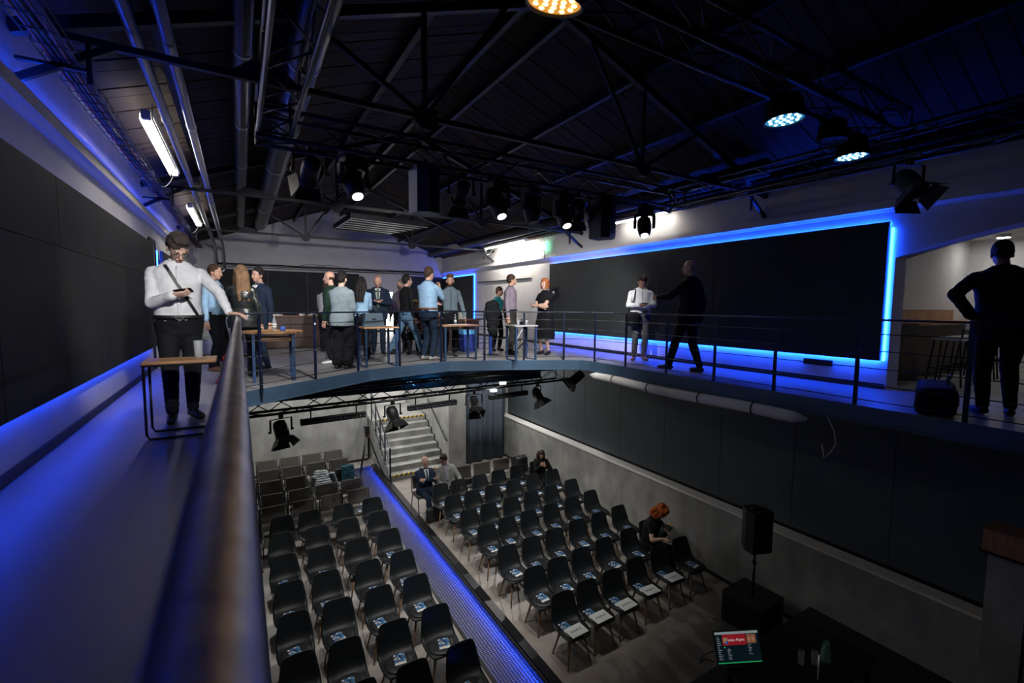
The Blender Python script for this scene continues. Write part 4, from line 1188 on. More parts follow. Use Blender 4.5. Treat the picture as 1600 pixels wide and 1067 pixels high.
def person(label, pos, face=0.0, H=1.75, build=1.0, belly=0.0, lean=0.0, side=0.0, twist=0.0, pel=None, head=(5, 0, 0),
           ha=None, hb=None, ea=None, eb=None, fa=None, fb=None, ka=(0, -1, 0.15), kb=(0, -1, 0.15), ta=-12, tb=12,
           da=None, db=None, na=None, nb=None, cura=0.35, curb=0.35,
           top=('shirt', None), bottom=('trousers', None), shoes=None, hair=('short', 'brown'), tone='fair', sleeve='long', flare=0.0,
           collar=None, belt=None, vest=None, tie=None, glasses=False, beard=None, strap=None, placket=None, vox=0.0062, cvox=0.013, seed=0.0, group=None, female=False):
    s = H / 1.75
    t = thing('person', label, 'person', pos, math.radians(face), group)
    pel = Vector(pel) if pel else V(0, 0, 0.945)
    Rt = Matrix.Rotation(math.radians(lean), 3, 'X') @ Matrix.Rotation(math.radians(side), 3, 'Y')
    Rs = Rt @ Matrix.Rotation(math.radians(twist), 3, 'Z')
    def T(x, y, h):                       # torso frame: h above the pelvis; twist grows with height
        k = max(0, min(1, h / 0.45)); R = Rt @ Matrix.Rotation(math.radians(twist) * k, 3, 'Z')
        return pel + R @ V(x, y, h)
    def ax(h, rx, ry):
        k = max(0, min(1, h / 0.45)); R = Rt @ Matrix.Rotation(math.radians(twist) * k, 3, 'Z')
        return (pel + R @ V(0, 0, h), R @ V(rx, 0, 0), R @ V(0, ry, 0))
    bw = build
    sh = 0.155 if female else 0.176
    def prof(h):                          # torso half widths at height h
        P = [(-.14, .165, .118), (-.04, .172, .122), (.04, .162 + belly * .4, .116 + belly * .6), (.14, .146 + belly * .5, .108 + belly), (.26, .158 + belly * .2, .116 + belly * .5), (.38, .178, .122), (.45, .172, .108), (.50, .128, .086), (.535, .078, .066), (.57, .06, .06)]
        if female: P = [(-.14, .172, .12), (-.04, .172, .122), (.04, .152, .108), (.14, .125 + belly, .095 + belly), (.26, .142, .112 + belly * .4), (.34, .155, .128), (.42, .158, .104), (.48, .118, .078), (.525, .068, .06), (.57, .052, .054)]
        for (h0, a0, b0), (h1, a1, b1) in zip(P[:-1], P[1:]):
            if h <= h1:
                k = max(0, (h - h0) / (h1 - h0)); return (a0 + (a1 - a0) * k) * bw, (b0 + (b1 - b0) * k) * bw
        return P[-1][1] * bw, P[-1][2] * bw
    SA, SB = T(-sh * bw, 0.004, .432), T(sh * bw, 0.004, .432)
    HA, HB = T(-.092, 0, -.05), T(.092, 0, -.05)
    fa = Vector(fa) if fa else V(-.10, .02, .085); fb = Vector(fb) if fb else V(.10, .02, .085)
    KA, FA = ik(HA, fa, .425, .41, ka); KB, FB = ik(HB, fb, .425, .41, kb)
    ha = Vector(ha) if ha else V(-.27 * bw, -.04, .80); hb = Vector(hb) if hb else V(.27 * bw, -.04, .80)
    EA, WA = ik(SA, ha, .29, .255, ea or (-.5, .8, -.1)); EB, WB = ik(SB, hb, .29, .255, eb or (.5, .8, -.1))
    # head frame
    nk = T(0, .0, .53); Rh = Rs @ Euler((math.radians(head[0]), math.radians(head[2]), math.radians(head[1])), 'ZXY' if False else 'XYZ').to_matrix()
    Rh = Rs @ Matrix.Rotation(math.radians(head[1]), 3, 'Z') @ Matrix.Rotation(math.radians(head[0]), 3, 'X') @ Matrix.Rotation(math.radians(head[2]), 3, 'Y')
    hb0 = nk + Rs @ V(0, -.012, .045) + Rh @ V(0, -.012, .012)
    def Hd(x, y, z): return hb0 + Rh @ V(x, y, z)
    HM = Matrix.Translation(hb0) @ Rh.to_4x4()
    # ---------------- body: one continuous mesh (core slimmer than the clothes)
    g = G()
    g.ell((0, .010, .135), (.075, .095, .092), 14, 10, mat=HM)
    g.ell((0, -.030, .075), (.059, .063, .082), 12, 9, mat=HM)
    g.ell((0, -.062, .014), (.030, .026, .022), 10, 6, mat=HM)
    capsule(g, Hd(0, -.092, .108), .009, Hd(0, -.110, .070), .0135, 8)
    capsule(g, Hd(-.032, -.080, .118), .011, Hd(.032, -.080, .118), .011, 8)
    capsule(g, Hd(-.02, -.088, .036), .007, Hd(.02, -.088, .036), .007, 8)
    for sx in (-1, 1): g.ell((sx * .077, .008, .085), (.011, .02, .031), 8, 6, mat=HM)
    capsule(g, T(0, .012, .47), .056, Hd(0, .012, .05), .05, 12)
    core = [(-.08, .5), (.1, .5), (.3, .55), (.42, .6), (.5, .72)]
    loft(g, [ax(h, prof(h)[0] * k, prof(h)[1] * k) for h, k in core], 12)
    bare = sleeve in ('short', 'none')
    ra = (.047, .041, .034, .026) if bare else (.03, .026, .026, .024)
    for S, E, W_ in ((SA, EA, WA), (SB, EB, WB)):
        mid = S.lerp(T(0, 0, .42), .5)
        capsule(g, mid, .04, S, ra[0], 8); capsule(g, S, ra[0], E, ra[1], 10)
        fm = E.lerp(W_, .3); capsule(g, E, ra[1], fm, ra[2] + .006, 10); capsule(g, fm, ra[2] + .006, W_, ra[3], 10)
    legr = (.06, .048, .03) if bottom[0] in ('dress', 'skirt') else (.045, .035, .026)
    for Hh, K, F in ((HA, KA, FA), (HB, KB, FB)):
        capsule(g, Hh, legr[0], K, legr[1], 10)
        cm = K.lerp(F, .32); capsule(g, K, legr[1], cm, legr[1] + (.004 if bottom[0] in ('dress', 'skirt') else 0), 10); capsule(g, cm, legr[1], F, legr[2], 10)
        capsule(g, F, legr[2], F + V(0, 0, -.04), .028, 8)
    hands = []
    for i, (E, W_, dd, nn, cur) in enumerate(((EA, WA, da, na, cura), (EB, WB, db, nb, curb))):
        sg = 1 if i == 0 else -1
        d = Vector(dd).normalized() if dd else (W_ - E).normalized()
        n = Vector(nn) if nn else V(sg, 0.15, 0)           # palm normal
        n = (n - d * n.dot(d)); n = n.normalized() if n.length > 1e-4 else d.orthogonal().normalized()
        w = d.cross(n).normalized() * (-sg)                # towards the thumb
        pc = W_ + d * .05
        loft(g, [(W_ - d * .005, w * .026, n * .017), (W_ + d * .03, w * .036, n * .017), (W_ + d * .07, w * .041, n * .015), (W_ + d * .092, w * .038, n * .012)], 12)
        for j, (off, L, r0) in enumerate(((.031, .072, .0085), (.0105, .080, .009), (-.0105, .074, .0085), (-.030, .060, .0078))):
            p = W_ + d * .086 + w * off; ang = cur * .6; q = d
            for kk, fr in enumerate((.45, .32, .23)):
                dirv = (d * math.cos(ang) + n * math.sin(ang) + w * off * 1.2).normalized()
                q2 = p + dirv * L * fr
                capsule(g, p, r0 - .0006 * kk, q2, r0 - .0006 * (kk + 1), 7); p = q2; ang += cur
        p = W_ + d * .022 + w * .026
        dirs = [(d * .6 + w * .75 + n * .25).normalized(), (d * .85 + w * .35 + n * (.3 + cur * .4)).normalized()]
        for kk, dv in enumerate(dirs):
            q2 = p + dv * (.045 if kk == 0 else .034)
            capsule(g, p, .0115 - .001 * kk, q2, .0098 - .001 * kk, 7); p = q2
        hands.append(Matrix.Translation(pc) if False else (pc, d, n, w))
    sc = Matrix.Scale(s, 4)
    g.xf(sc)
    mesh_obj('body', remesh(g, vox, 1, fac=.35), skin(tone), t)
    # ---------------- upper garment
    kind, tm = top
    hl = {'shirt': -.02, 'jacket': -.16, 'top': -.06, 'dress': -.1}[kind]
    ex = {'shirt': .010, 'jacket': .022, 'top': .009, 'dress': .012}[kind]
    g = G()
    hs = [h for h in (-.16, -.10, -.04, .04, .14, .26, .34, .40, .45, .485, .515) if h >= hl - 1e-6]
    if hs[0] > hl + .01: hs = [hl] + hs
    rings = []
    for h in hs:
        a, b = prof(h); e = ex * (1.0 if h < .47 else .55)
        if kind == 'jacket' and h < .1: e += .012
        rings.append(ax(h, a + e, b + e))
    if kind == 'dress':
        lower = []
        for h, fx in ((-.58, .21), (-.40, .215), (-.22, .20)):
            lower.append((pel + V(0, .0, h), V(fx * bw, 0, 0), V(0, fx * .78 * bw, 0)))
        rings = lower + rings
    a, b = prof(.545); rings.append(ax(.545, a + .004, b + .006))
    loft(g, rings, 24)
    r0, r1, r2 = (.055, .049, .037) if kind != 'jacket' else (.061, .054, .044)
    if female: r0, r1, r2 = r0 * .88, r1 * .86, r2 * .88
    r0, r1 = r0 * (0.5 + bw * .5), r1 * (0.5 + bw * .5)
    for S, E, W_ in ((SA, EA, WA), (SB, EB, WB)):
        if sleeve == 'none': capsule(g, S.lerp(T(0, 0, .43), .3), r0 * .95, S, r0 * .85, 10); continue
        capsule(g, S.lerp(T(0, 0, .46), .5), r0 * 1.0, S, r0, 12)
        if sleeve == 'short': capsule(g, S, r0, S.lerp(E, .55), r1 * 1.08, 12); continue
        capsule(g, S, r0, E, r1, 12)
        capsule(g, E, r1, E.lerp(W_, .95), r2, 12)
    g.xf(sc)
    mesh_obj({'shirt': 'shirt', 'jacket': 'jacket', 'top': 'blouse', 'dress': 'dress'}[kind], remesh(g, cvox, 3, wr=.008, wscale=11 / s, seed=seed), tm, t)
    # ---------------- lower garment
    bk, bmt = bottom
    if bk in ('trousers', 'skirt'):
        g = G()
        loft(g, [ax(h, prof(h)[0] + .012, prof(h)[1] + .013) for h in (-.13, -.08, -.02, .045)], 24); _a, _b = prof(-.14); g.ell(ax(-.13, 1, 1)[0], (_a * .97 + .01, _b * .97 + .01, .085), 16, 8)
        if bk == 'trousers':
            for Hh, K, F in ((HA, KA, FA), (HB, KB, FB)):
                up = Hh + (pel - Hh) * .15
                capsule(g, up, .092 * (.4 + .6 * bw), Hh.lerp(K, .5), (.082 + flare * .25) * (.5 + .5 * bw), 14)
                capsule(g, Hh.lerp(K, .5), (.082 + flare * .25) * (.5 + .5 * bw), K, .066 + flare * .5, 14)
                kn = K.lerp(F, .45)
                capsule(g, K, .066 + flare * .5, kn, .062 + flare * .8, 14)
                re = .050 + flare; capsule(g, kn, .062 + flare * .8, F + (K - F).normalized() * max(0.016, re - .045), re, 14)
        else:
            loft(g, [(pel + V(0, 0, h), V(a * bw, 0, 0), V(0, a * .75 * bw, 0)) for h, a in ((-.5, .19), (-.3, .2), (-.1, .185), (.04, .16))], 24)
        g.xf(sc)
        mesh_obj('trousers' if bk == 'trousers' else 'skirt', remesh(g, cvox, 3, wr=.006, wscale=10 / s, seed=seed + 5), bmt, t)
    # ---------------- shoes
    for F, ang in ((FA, ta), (FB, tb)):
        a = math.radians(ang); fw = V(math.sin(a), -math.cos(a), 0)
        base = F.z - .085
        g = G()
        b0 = V(F.x, F.y, base)
        capsule(g, b0 - fw * .035 + V(0, 0, .045), .038, b0 + fw * .06 + V(0, 0, .042), .042, 12)
        capsule(g, b0 + fw * .06 + V(0, 0, .040), .042, b0 + fw * .155 + V(0, 0, .030), .034, 12)
        capsule(g, b0 - fw * .02 + V(0, 0, .06), .036, b0 + V(0, 0, .09), .036, 10)
        g.xf(sc)
        mesh_obj('shoe', remesh(g, .009, 1, clampz=(base + .002) * s), shoes or mt['black'], t)
    # ---------------- surface patches on the chest
    def patch(name, h0, h1, w0, w1, off, mat, nx=6, ny=8, xo=0.0):
        vs = []
        for j in range(ny + 1):
            h = h0 + (h1 - h0) * j / ny; a, b = prof(h); e = ex * (1.0 if h < .47 else .55) + off
            if kind == 'jacket' and h < .1: e += .012
            wd = w0 + (w1 - w0) * j / ny
            for i in range(nx + 1):
                xx = xo + wd * (-1 + 2 * i / nx); ct = max(-.98, min(.98, xx / (a + e)))
                vs.append(T(0, 0, h) + (ax(h, 1, 1)[1] * xx) + ax(h, 1, 1)[2] * (-(1 - abs(ct) ** 2.35) ** (.5 * .85 / .85) * (b + e)))
        vs = [v * s for v in vs]
        fs = [(j * (nx + 1) + i, j * (nx + 1) + i + 1, (j + 1) * (nx + 1) + i + 1, (j + 1) * (nx + 1) + i) for j in range(ny) for i in range(nx)]
        o = obj(name, vs, fs, mat, t, True)
        m = o.modifiers.new('s', 'SOLIDIFY'); m.thickness = .006; m.offset = 0
        return o
    if vest: patch('shirt_front', .14, .52, .012, .060, .007, vest)
    if tie: patch('necktie', .10, .505, .030, .022, .014, tie, 4)
    if placket: patch('button_placket', .0, .50, .012, .010, .006, placket, 2, 10)
    if collar:
        g = G(); rg = []
        for k in range(21):
            a = -PI / 2 + .22 + (2 * PI - .44) * k / 20
            rg.append((T(.066 * math.cos(a), .064 * math.sin(a) - .004, .535), T(.078 * math.cos(a), .078 * math.sin(a) - .004, .515 - (.02 if k in (0, 1, 19, 20) else 0)), T(.060 * math.cos(a), .058 * math.sin(a) - .004, .565)))
        vs = []
        for lo, out, hi in [(q[0], q[1], q[2]) for q in rg]: vs += [out * s, hi * s, (lo) * s]
        fs = []
        for k in range(20):
            for j in range(3): j2 = (j + 1) % 3; fs.append((k * 3 + j, k * 3 + j2, (k + 1) * 3 + j2, (k + 1) * 3 + j))
        fs += [(2, 1, 0), (60, 61, 62)]
        G().add(vs, fs).build('collar', collar, t, True)
    if belt:
        g = G(); a, b = prof(.035); c, x_, y_ = ax(.035, a + .018, b + .019); c2, _, _ = ax(.0, 1, 1)
        vs = []; n = 28
        for e in (0, .004):
            for hh in (.015, .052):
                c, x_, y_ = ax(hh, a + .018 + e, b + .019 + e)
                for k in range(n):
                    tt = 2 * PI * k / n; ct, st = math.cos(tt), math.sin(tt)
                    vs.append((c + x_ * math.copysign(abs(ct) ** .85, ct) + y_ * math.copysign(abs(st) ** .85, st)) * s)
        fs = []
        for k in range(n):
            k2 = (k + 1) % n
            fs += [(k, k2, n + k2, n + k), (2 * n + k, 3 * n + k, 3 * n + k2, 2 * n + k2), (k, 2 * n + k, 2 * n + k2, k2), (n + k, n + k2, 3 * n + k2, 3 * n + k)]
        bo = G().add(vs, fs).build('belt', belt, t, True)
        c, x_, y_ = ax(.034, 1, 1); f0 = c - y_ * (b + .026)
        gb = G()
        for q in ((-.03, -.02, .03, -.014), (-.03, .014, .03, .02), (-.03, -.02, -.024, .02), (.024, -.02, .03, .02)):
            gb.box((q[0], -.003, q[1]), (q[2], .003, q[3]), mat=Matrix.Translation(f0))
        gb.xf(sc); gb.build('buckle', mt['chrome'], bo)
    if strap:
        h0, h1 = .50, .02; g = G(); pts = []
        for k in range(13):
            u = k / 12; h = h0 + (h1 - h0) * u; a, b = prof(h); xx = (-.085 + .24 * u) * strap[1]
            xx = max(-a * .96, min(a * .96, xx)); e = ex + .008
            yy = -(1 - min(.97, abs(xx / (a + e))) ** 2.35) ** .5 * (b + e)
            pts.append((T(0, 0, h) + ax(h, 1, 1)[1] * xx + ax(h, 1, 1)[2] * yy) * s)
        # over the shoulder and down the back
        pb = []
        for k in range(9):
            u = k / 8; h = .50 - .48 * u; a, b = prof(h); xx = (-.085 + .24 * u) * strap[1]; xx = max(-a * .96, min(a * .96, xx)); e = ex + .008
            yy = (1 - min(.97, abs(xx / (a + e))) ** 2.35) ** .5 * (b + e)
            pb.append((T(0, 0, h) + ax(h, 1, 1)[1] * xx + ax(h, 1, 1)[2] * yy) * s)
        allp = pb[::-1] + [(T(-.085 * strap[1], -.0, .535)) * s] + pts
        for p, q in zip(allp[:-1], allp[1:]): g.bar(p, q + (q - p).normalized() * .004, .026, .005, up=((p + q) / 2 - T(0, 0, .25) * s).normalized())
        g.build('shoulder_strap', strap[0], t)
    # ---------------- face and hair
    g = G()
    for sx in (-1, 1): g.ell((sx * .030, -.0835, .100), (.0125, .009, .008), 8, 6, mi=0, mat=HM); g.ell((sx * .030, -.0905, .100), (.0058, .004, .0062), 8, 5, mi=1, mat=HM)
    g.xf(sc); g.build('eyes', None, t, True, mats=[EYEW, EYEB])
    g = G(); capsule(g, Hd(-.019, -.0925, .038), .0055, Hd(.019, -.0925, .038), .0055, 8); capsule(g, Hd(-.014, -.093, .031), .006, Hd(.014, -.093, .031), .006, 8)
    g.xf(sc); g.build('lips', LIPS, t, True)
    style, hc = hair
    hm_ = hairm(hc) if hc else None
    g = G()
    for sx in (-1, 1): capsule(g, Hd(sx * .017, -.0915, .121), .004, Hd(sx * .046, -.080, .122), .003, 6)
    g.xf(sc); g.build('eyebrows', hm_ or hairm('brown'), t, True)
    if beard:
        g = G(); g.ell((0, -.034, .040), (.060, .060, .058), 12, 8, mat=HM); g.ell((0, -.066, .010), (.034, .026, .022), 10, 6, mat=HM)
        g.v = [v for v in g.v]; g.xf(sc)
        me = remesh(g, .008, 1, wr=.003, wscale=40, seed=seed)
        # keep lips and cheeks clear: push the patch in above the mouth line
        o = mesh_obj('beard', me, hairm(beard), t)
        for v in me.vertices:
            loc = HM.inverted() @ (v.co / s)
            if loc.z > .052: v.co = (HM @ V(loc.x * .8, loc.y * .8, loc.z)) * s
            if abs(loc.x) < .026 and .022 < loc.z < .048 and loc.y < -.05: v.co = (HM @ V(loc.x, loc.y + .02, loc.z)) * s
    if glasses:
        g = G()
        for sx in (-1, 1):
            pts = [Hd(sx * .031 + .024 * math.cos(a), -.101, .099 + .018 * math.sin(a)) for a in lin(0, 2 * PI, 14)]
            g.tube(pts, .0022, 5, cap=False); g.tube([Hd(sx * .055, -.1, .103), Hd(sx * .08, -.01, .103)], .002, 5)
        g.tube([Hd(-.008, -.103, .102), Hd(.008, -.103, .102)], .0022, 5)
        g.xf(sc); g.build('glasses', mt['blacks'], t, True)
    if style != 'bald':
        g = G(); wr, ws, vx = .006, 34, .010
        g.ell((0, .024, .150), (.082, .098, .092), 14, 10, mat=HM)
        g.ell((0, .055, .100), (.074, .058, .078), 12, 8, mat=HM)
        if style == 'short':
            for sx in (-1, 1): g.ell((sx * .070, .02, .125), (.014, .045, .035), 10, 6, mat=HM)
        if style == 'quiff':
            g.ell((0, -.035, .215), (.062, .055, .035), 12, 8, mat=HM); g.ell((0, .02, .215), (.075, .075, .035), 12, 8, mat=HM); wr, ws = .014, 24
        if style == 'bob':
            g.ell((0, .035, .085), (.098, .085, .115), 14, 10, mat=HM); g.ell((0, .0, .185), (.086, .088, .055), 12, 8, mat=HM)
            for sx in (-1, 1): g.ell((sx * .078, -.012, .075), (.022, .055, .095), 10, 8, mat=HM)
            wr = .008
        if style == 'long':
            for sx in (-1, 1):
                g.ell((sx * .078, .015, .09), (.024, .05, .09), 10, 8, mat=HM)
                capsule(g, Hd(sx * .078, .01, .06), .034, Hd(sx * .095, -.005, -.14), .030, 10); capsule(g, Hd(sx * .095, -.005, -.14), .03, Hd(sx * .085, -.02, -.28), .014, 10)
            for xx in (-.05, 0, .05):
                capsule(g, Hd(xx, .09, .10), .045, Hd(xx * 1.3, .115, -.12), .042, 10); capsule(g, Hd(xx * 1.3, .115, -.12), .042, Hd(xx * 1.2, .13, -.33), .02, 10)
            wr, ws = .008, 22
        if style == 'curly':
            rnd = random.Random(5); g.ell((0, .035, .125), (.118, .112, .135), 16, 12, mat=HM)
            for k in range(64):
                a = rnd.uniform(0, 2 * PI); zz = rnd.uniform(-.10, .27); rr = .122 * math.sqrt(max(.05, 1 - ((zz - .10) / .19) ** 2))
                yy = .03 + rr * math.sin(a)
                if yy < -.045 and zz < .17: continue
                g.ell((rr * math.cos(a), yy, zz), (.032, .032, .032), 8, 6, mat=HM)
            wr, ws = .012, 30
        g.xf(sc)
        mesh_obj('hair', remesh(g, vx, 1, wr=wr, wscale=ws, seed=seed), hm_, t)
    elif hc:
        g = G()
        g.ell((0, .028, .092), (.0785, .0795, .036), 16, 8, mat=HM)
        g.xf(sc); mesh_obj('hair', remesh(g, .008, 1, wr=.003, wscale=40), hm_, t)
    Wm = Matrix.Translation(pos) @ Matrix.Rotation(math.radians(face), 4, 'Z')
    out = {}
    for nm, (pc, d, n, w) in zip('ab', hands):
        R3 = Wm.to_3x3(); out[nm] = (Wm @ ((pc + d * .03 + n * .03) * s), R3 @ d, R3 @ n, R3 @ w)
    return t, out
EYEW = M('eye white', (0.6, 0.58, 0.55), 0.3); EYEB = M('dark iris', (0.02, 0.015, 0.01), 0.2); LIPS = M('lips', (0.36, 0.13, 0.11), 0.45)

c_white = cloth('white cotton shirt', (0.66, 0.68, 0.72)); c_black = cloth('black cloth', (0.006, 0.007, 0.009)); c_blackt = cloth('black trousers', (0.007, 0.008, 0.011))
c_navy = cloth('navy suit cloth', (0.012, 0.022, 0.045)); c_lblue = cloth('light blue shirt', (0.26, 0.42, 0.60)); c_greyj = cloth('grey blue blazer', (0.20, 0.25, 0.28))
c_leather = cloth('black leather', (0.012, 0.015, 0.015), 0.35); c_green = cloth('dark green bomber', (0.012, 0.03, 0.02)); c_pink = cloth('grey rose shirt', (0.30, 0.24, 0.25))
c_jeans = cloth('blue denim', (0.09, 0.17, 0.27)); c_bgrey = cloth('blue grey shirt', (0.14, 0.19, 0.23)); c_purple = cloth('mauve grey shirt', (0.23, 0.19, 0.24))
c_teal = cloth('teal top', (0.02, 0.22, 0.27)); c_grey = cloth('dark grey trousers', (0.085, 0.085, 0.09)); c_greyb = cloth('light grey blazer', (0.24, 0.25, 0.25)); c_brown = M('brown leather', (0.14, 0.06, 0.03), 0.45)
c_floral = cloth('lilac patterned shirt', (0.42, 0.38, 0.47), var=0.35); c_bluep = cloth('blue trousers', (0.009, 0.02, 0.042)); c_cream = cloth('cream shirt', (0.62, 0.63, 0.58)); c_tie = cloth('grey green tie', (0.10, 0.14, 0.12)); c_btie = cloth('steel blue tie', (0.05, 0.10, 0.15))

def toward(p, q): return math.degrees(math.atan2(q[0] - p[0], -(q[1] - p[1])))
def phone(label, hand, mat=None, up=(0, 0, 1)):
    c, d, n, w = hand
    t = thing('phone', label, 'phone', c)
    zx = d.normalized(); zz = n.normalized(); zy = zz.cross(zx)
    Mx = Matrix((zx, zy, zz)).transposed().to_4x4()
    G().rbox((-.072, -.036, -.004), (.072, .036, .004), .003, mat=Mx).build('case', mt['black'], t)
    G().box((-.068, -.033, .0041), (.068, .033, .0046), mat=Mx).build('display', M('phone display', (0.01, 0.01, 0.015), 0.1), t)
    return t

# --- man at the left railing, looking at his phone
P1 = (-0.50, 5.36, GZ)
_, h1 = person('man in white shirt leaning on the left railing, reading his phone', P1, face=6, H=1.775, build=1.02, belly=.028, lean=3, head=(38, 12, 0),
    ha=(-.04, -.30, 1.17), ea=(-.45, .25, -.9), da=(.75, -.25, .12), na=(.1, .5, .9), cura=.75,
    hb=(.37, -.37, 1.012), eb=(.7, .3, .5), db=(.75, -.45, -.06), nb=(0, 0, -1), curb=.45,
    fa=(-.085, -.06, .085), fb=(.075, .03, .085), ta=-6, tb=22, top=('shirt', c_white), bottom=('trousers', c_blackt), hair=('quiff', 'pepper'), tone='pale', collar=c_white, belt=mt['black'], glasses=True,
    beard=None, strap=(mt['black'], 1), placket=c_white, vox=.0048, cvox=.0095, seed=1)
phone('black phone in the hand of the man at the left railing', h1['a'])
# --- rear groups
_, h = person('man in light blue shirt half hidden behind the man at the left railing', (-.36, 8.95, GZ), face=60, H=1.74, head=(8, 0, 0), hb=(.05, -.28, 1.12), db=(-.4, -.6, .2), top=('shirt', c_lblue), bottom=('trousers', c_blackt), shoes=c_brown, hair=('short', 'brown'), collar=c_lblue, seed=2)
person('woman with long hair in black leather jacket seen from behind', (0.03, 8.05, GZ), face=165, H=1.68, female=True, head=(4, 25, 0), hb=(.12, -.22, 1.08), top=('jacket', c_leather), bottom=('trousers', c_blackt), hair=('long', 'light'), seed=3)
person('man in navy suit talking to the woman in the leather jacket', (0.30, 8.75, GZ), face=-52, H=1.70, head=(6, 0, 0), ha=(-.10, -.25, 1.05), top=('jacket', c_navy), bottom=('trousers', c_navy), hair=('short', 'dark'), vest=c_white, collar=c_white, seed=4)
person('person in grey top at the far counter', (1.72, 11.4, GZ), face=150, H=1.64, lean=6, hb=(.1, -.34, .98), top=('shirt', cloth('pale grey top', (0.33, 0.34, 0.36))), bottom=('trousers', c_blackt), hair=('short', 'brown'), seed=5)
person('person in dark green bomber jacket behind the grey blazer', (1.48, 9.1, GZ), face=-120, H=1.72, top=('jacket', c_green), bottom=('trousers', c_blackt), hair=('bald', 'brown'), shoes=mt['white'], seed=6)
person('person in grey blue blazer and wide black trousers by the curved railing', (1.50, 8.22, GZ), face=138, H=1.66, build=1.04, head=(10, 8, 0), hb=(.03, -.30, 1.18), db=(-.2, -.3, .8), curb=.8, ha=(-.06, -.27, 1.12), top=('jacket', c_greyj), bottom=('trousers', c_black), flare=.055, hair=('quiff', 'dark'), tone='pale', seed=7)
person('woman with dark hair in light blue blouse', (2.12, 9.5, GZ), face=170, H=1.66, female=True, head=(12, -15, 0), ha=(-.05, -.28, 1.12), hb=(.22, -.22, .98), top=('shirt', c_lblue), bottom=('trousers', c_blackt), flare=.02, hair=('long', 'dark'), seed=8)
_, h = person('bald man in dark suit and pale tie looking down at his phone', (2.66, 10.35, GZ), face=-12, H=1.77, build=1.08, belly=.03, lean=5, head=(42, 0, 0), ha=(-.05, -.30, 1.16), da=(.8, -.2, .1), na=(0, .4, .9), hb=(.06, -.31, 1.15), db=(-.8, -.2, .1), nb=(0, .4, .9), ea=(-.8, .3, -.4), eb=(.8, .3, -.4), top=('jacket', c_navy), bottom=('trousers', c_navy), hair=('bald', 'grey'), tone='fair', vest=c_cream, tie=c_tie, collar=c_cream, glasses=True, seed=9)
phone('dark phone in the hands of the bald man in dark suit', h['a'])
person('bald man standing behind the man in dark suit', (3.0, 11.6, GZ), face=-15, H=1.84, top=('shirt', cloth('slate shirt', (0.16, 0.18, 0.22))), bottom=('trousers', c_blackt), hair=('bald', 'brown'), seed=10)
person('man in grey rose shirt looking left near the lit doorway', (3.32, 10.75, GZ), face=-48, H=1.70, belly=.03, build=1.05, head=(2, -10, 0), top=('shirt', c_pink), bottom=('trousers', c_blackt), hair=('short', 'grey'), beard=None, collar=c_pink, seed=11)
person('man in black turtleneck and blue jeans walking right', (3.06, 9.55, GZ), face=98, H=1.74, head=(3, 0, 0), fa=(-.08, -.32, .085), fb=(.08, .36, .12), ta=-4, tb=4, kb=(0, -1, -.1), hb=(.24, -.14, .86), ha=(-.22, -.1, .84), top=('top', c_black), bottom=('trousers', c_jeans), shoes=mt['black'], hair=('short', 'dark'), collar=c_black, seed=12)
person('woman with long blond hair seated beyond the man in jeans', (3.52, 10.2, GZ), face=-30, H=1.62, female=True, pel=(0, 0, .52), fa=(-.1, -.42, .085), fb=(.1, -.42, .085), lean=8, head=(10, 0, 0), ha=(-.1, -.4, .78), hb=(.1, -.4, .78), top=('top', cloth('brown knit', (0.12, 0.06, 0.04))), bottom=('trousers', c_blackt), hair=('long', 'blond'), seed=13)
person('tall man in light blue shirt with hand at his chin', (3.24, 8.72, GZ), face=118, H=1.86, build=1.06, belly=.015, head=(10, 0, 0), ha=(-.02, -.30, 1.36), da=(.1, -.1, .95), na=(.3, .9, 0), cura=.9, ea=(-.5, -.2, -1), hb=(.06, -.26, 1.10), eb=(.8, 0, -.5), top=('shirt', c_lblue), bottom=('trousers', c_bluep), shoes=cloth('grey suede', (0.25, 0.24, 0.24)), hair=('short', 'brown'), belt=c_brown, collar=c_lblue, glasses=True, seed=14)
person('bearded man in blue grey shirt facing the viewer', (3.92, 9.2, GZ), face=-14, H=1.76, head=(8, -8, 0), hb=(.33, -.02, .82), ha=(-.24, -.10, .92), top=('shirt', c_bgrey), bottom=('trousers', c_blackt), shoes=cloth('dark suede', (0.05, 0.05, 0.055)), hair=('quiff', 'light'), beard='brown', belt=mt['black'], collar=c_bgrey, placket=cloth('darker placket', (0.07, 0.1, 0.13)), seed=15)
person('man in mauve grey shirt standing with arms down by the white wall', (5.32, 9.0, GZ), face=42, H=1.81, belly=.015, head=(4, 28, 0), top=('shirt', c_purple), bottom=('trousers', cloth('charcoal trousers', (0.035, 0.033, 0.028))), hair=('short', 'brown'), belt=mt['black'], collar=c_purple, placket=c_purple, seed=16)
person('woman in sleeveless teal top behind the man in mauve shirt', (5.38, 9.75, GZ), face=5, H=1.56, female=True, head=(10, 40, 0), ha=(-.16, -.26, .88), hb=(.10, -.30, .86), lean=6, sleeve='none', top=('top', c_teal), bottom=('trousers', c_blackt), hair=('short', 'brown'), tone='mid', seed=17)
person('woman with auburn bob in black dress, arms folded', (5.98, 8.55, GZ), face=-72, H=1.72, female=True, build=1.12, belly=.03, head=(0, 0, 0), ha=(.10, -.24, 1.10), ea=(-.8, -.3, -.6), da=(.9, -.1, .2), na=(0, .9, .2), hb=(-.10, -.27, 1.13), eb=(.8, -.3, -.6), db=(-.9, -.1, .2), nb=(0, .9, .2), sleeve='short', top=('dress', c_black), bottom=('dress', None), hair=('bob', 'auburn'), tone='pale', seed=18)
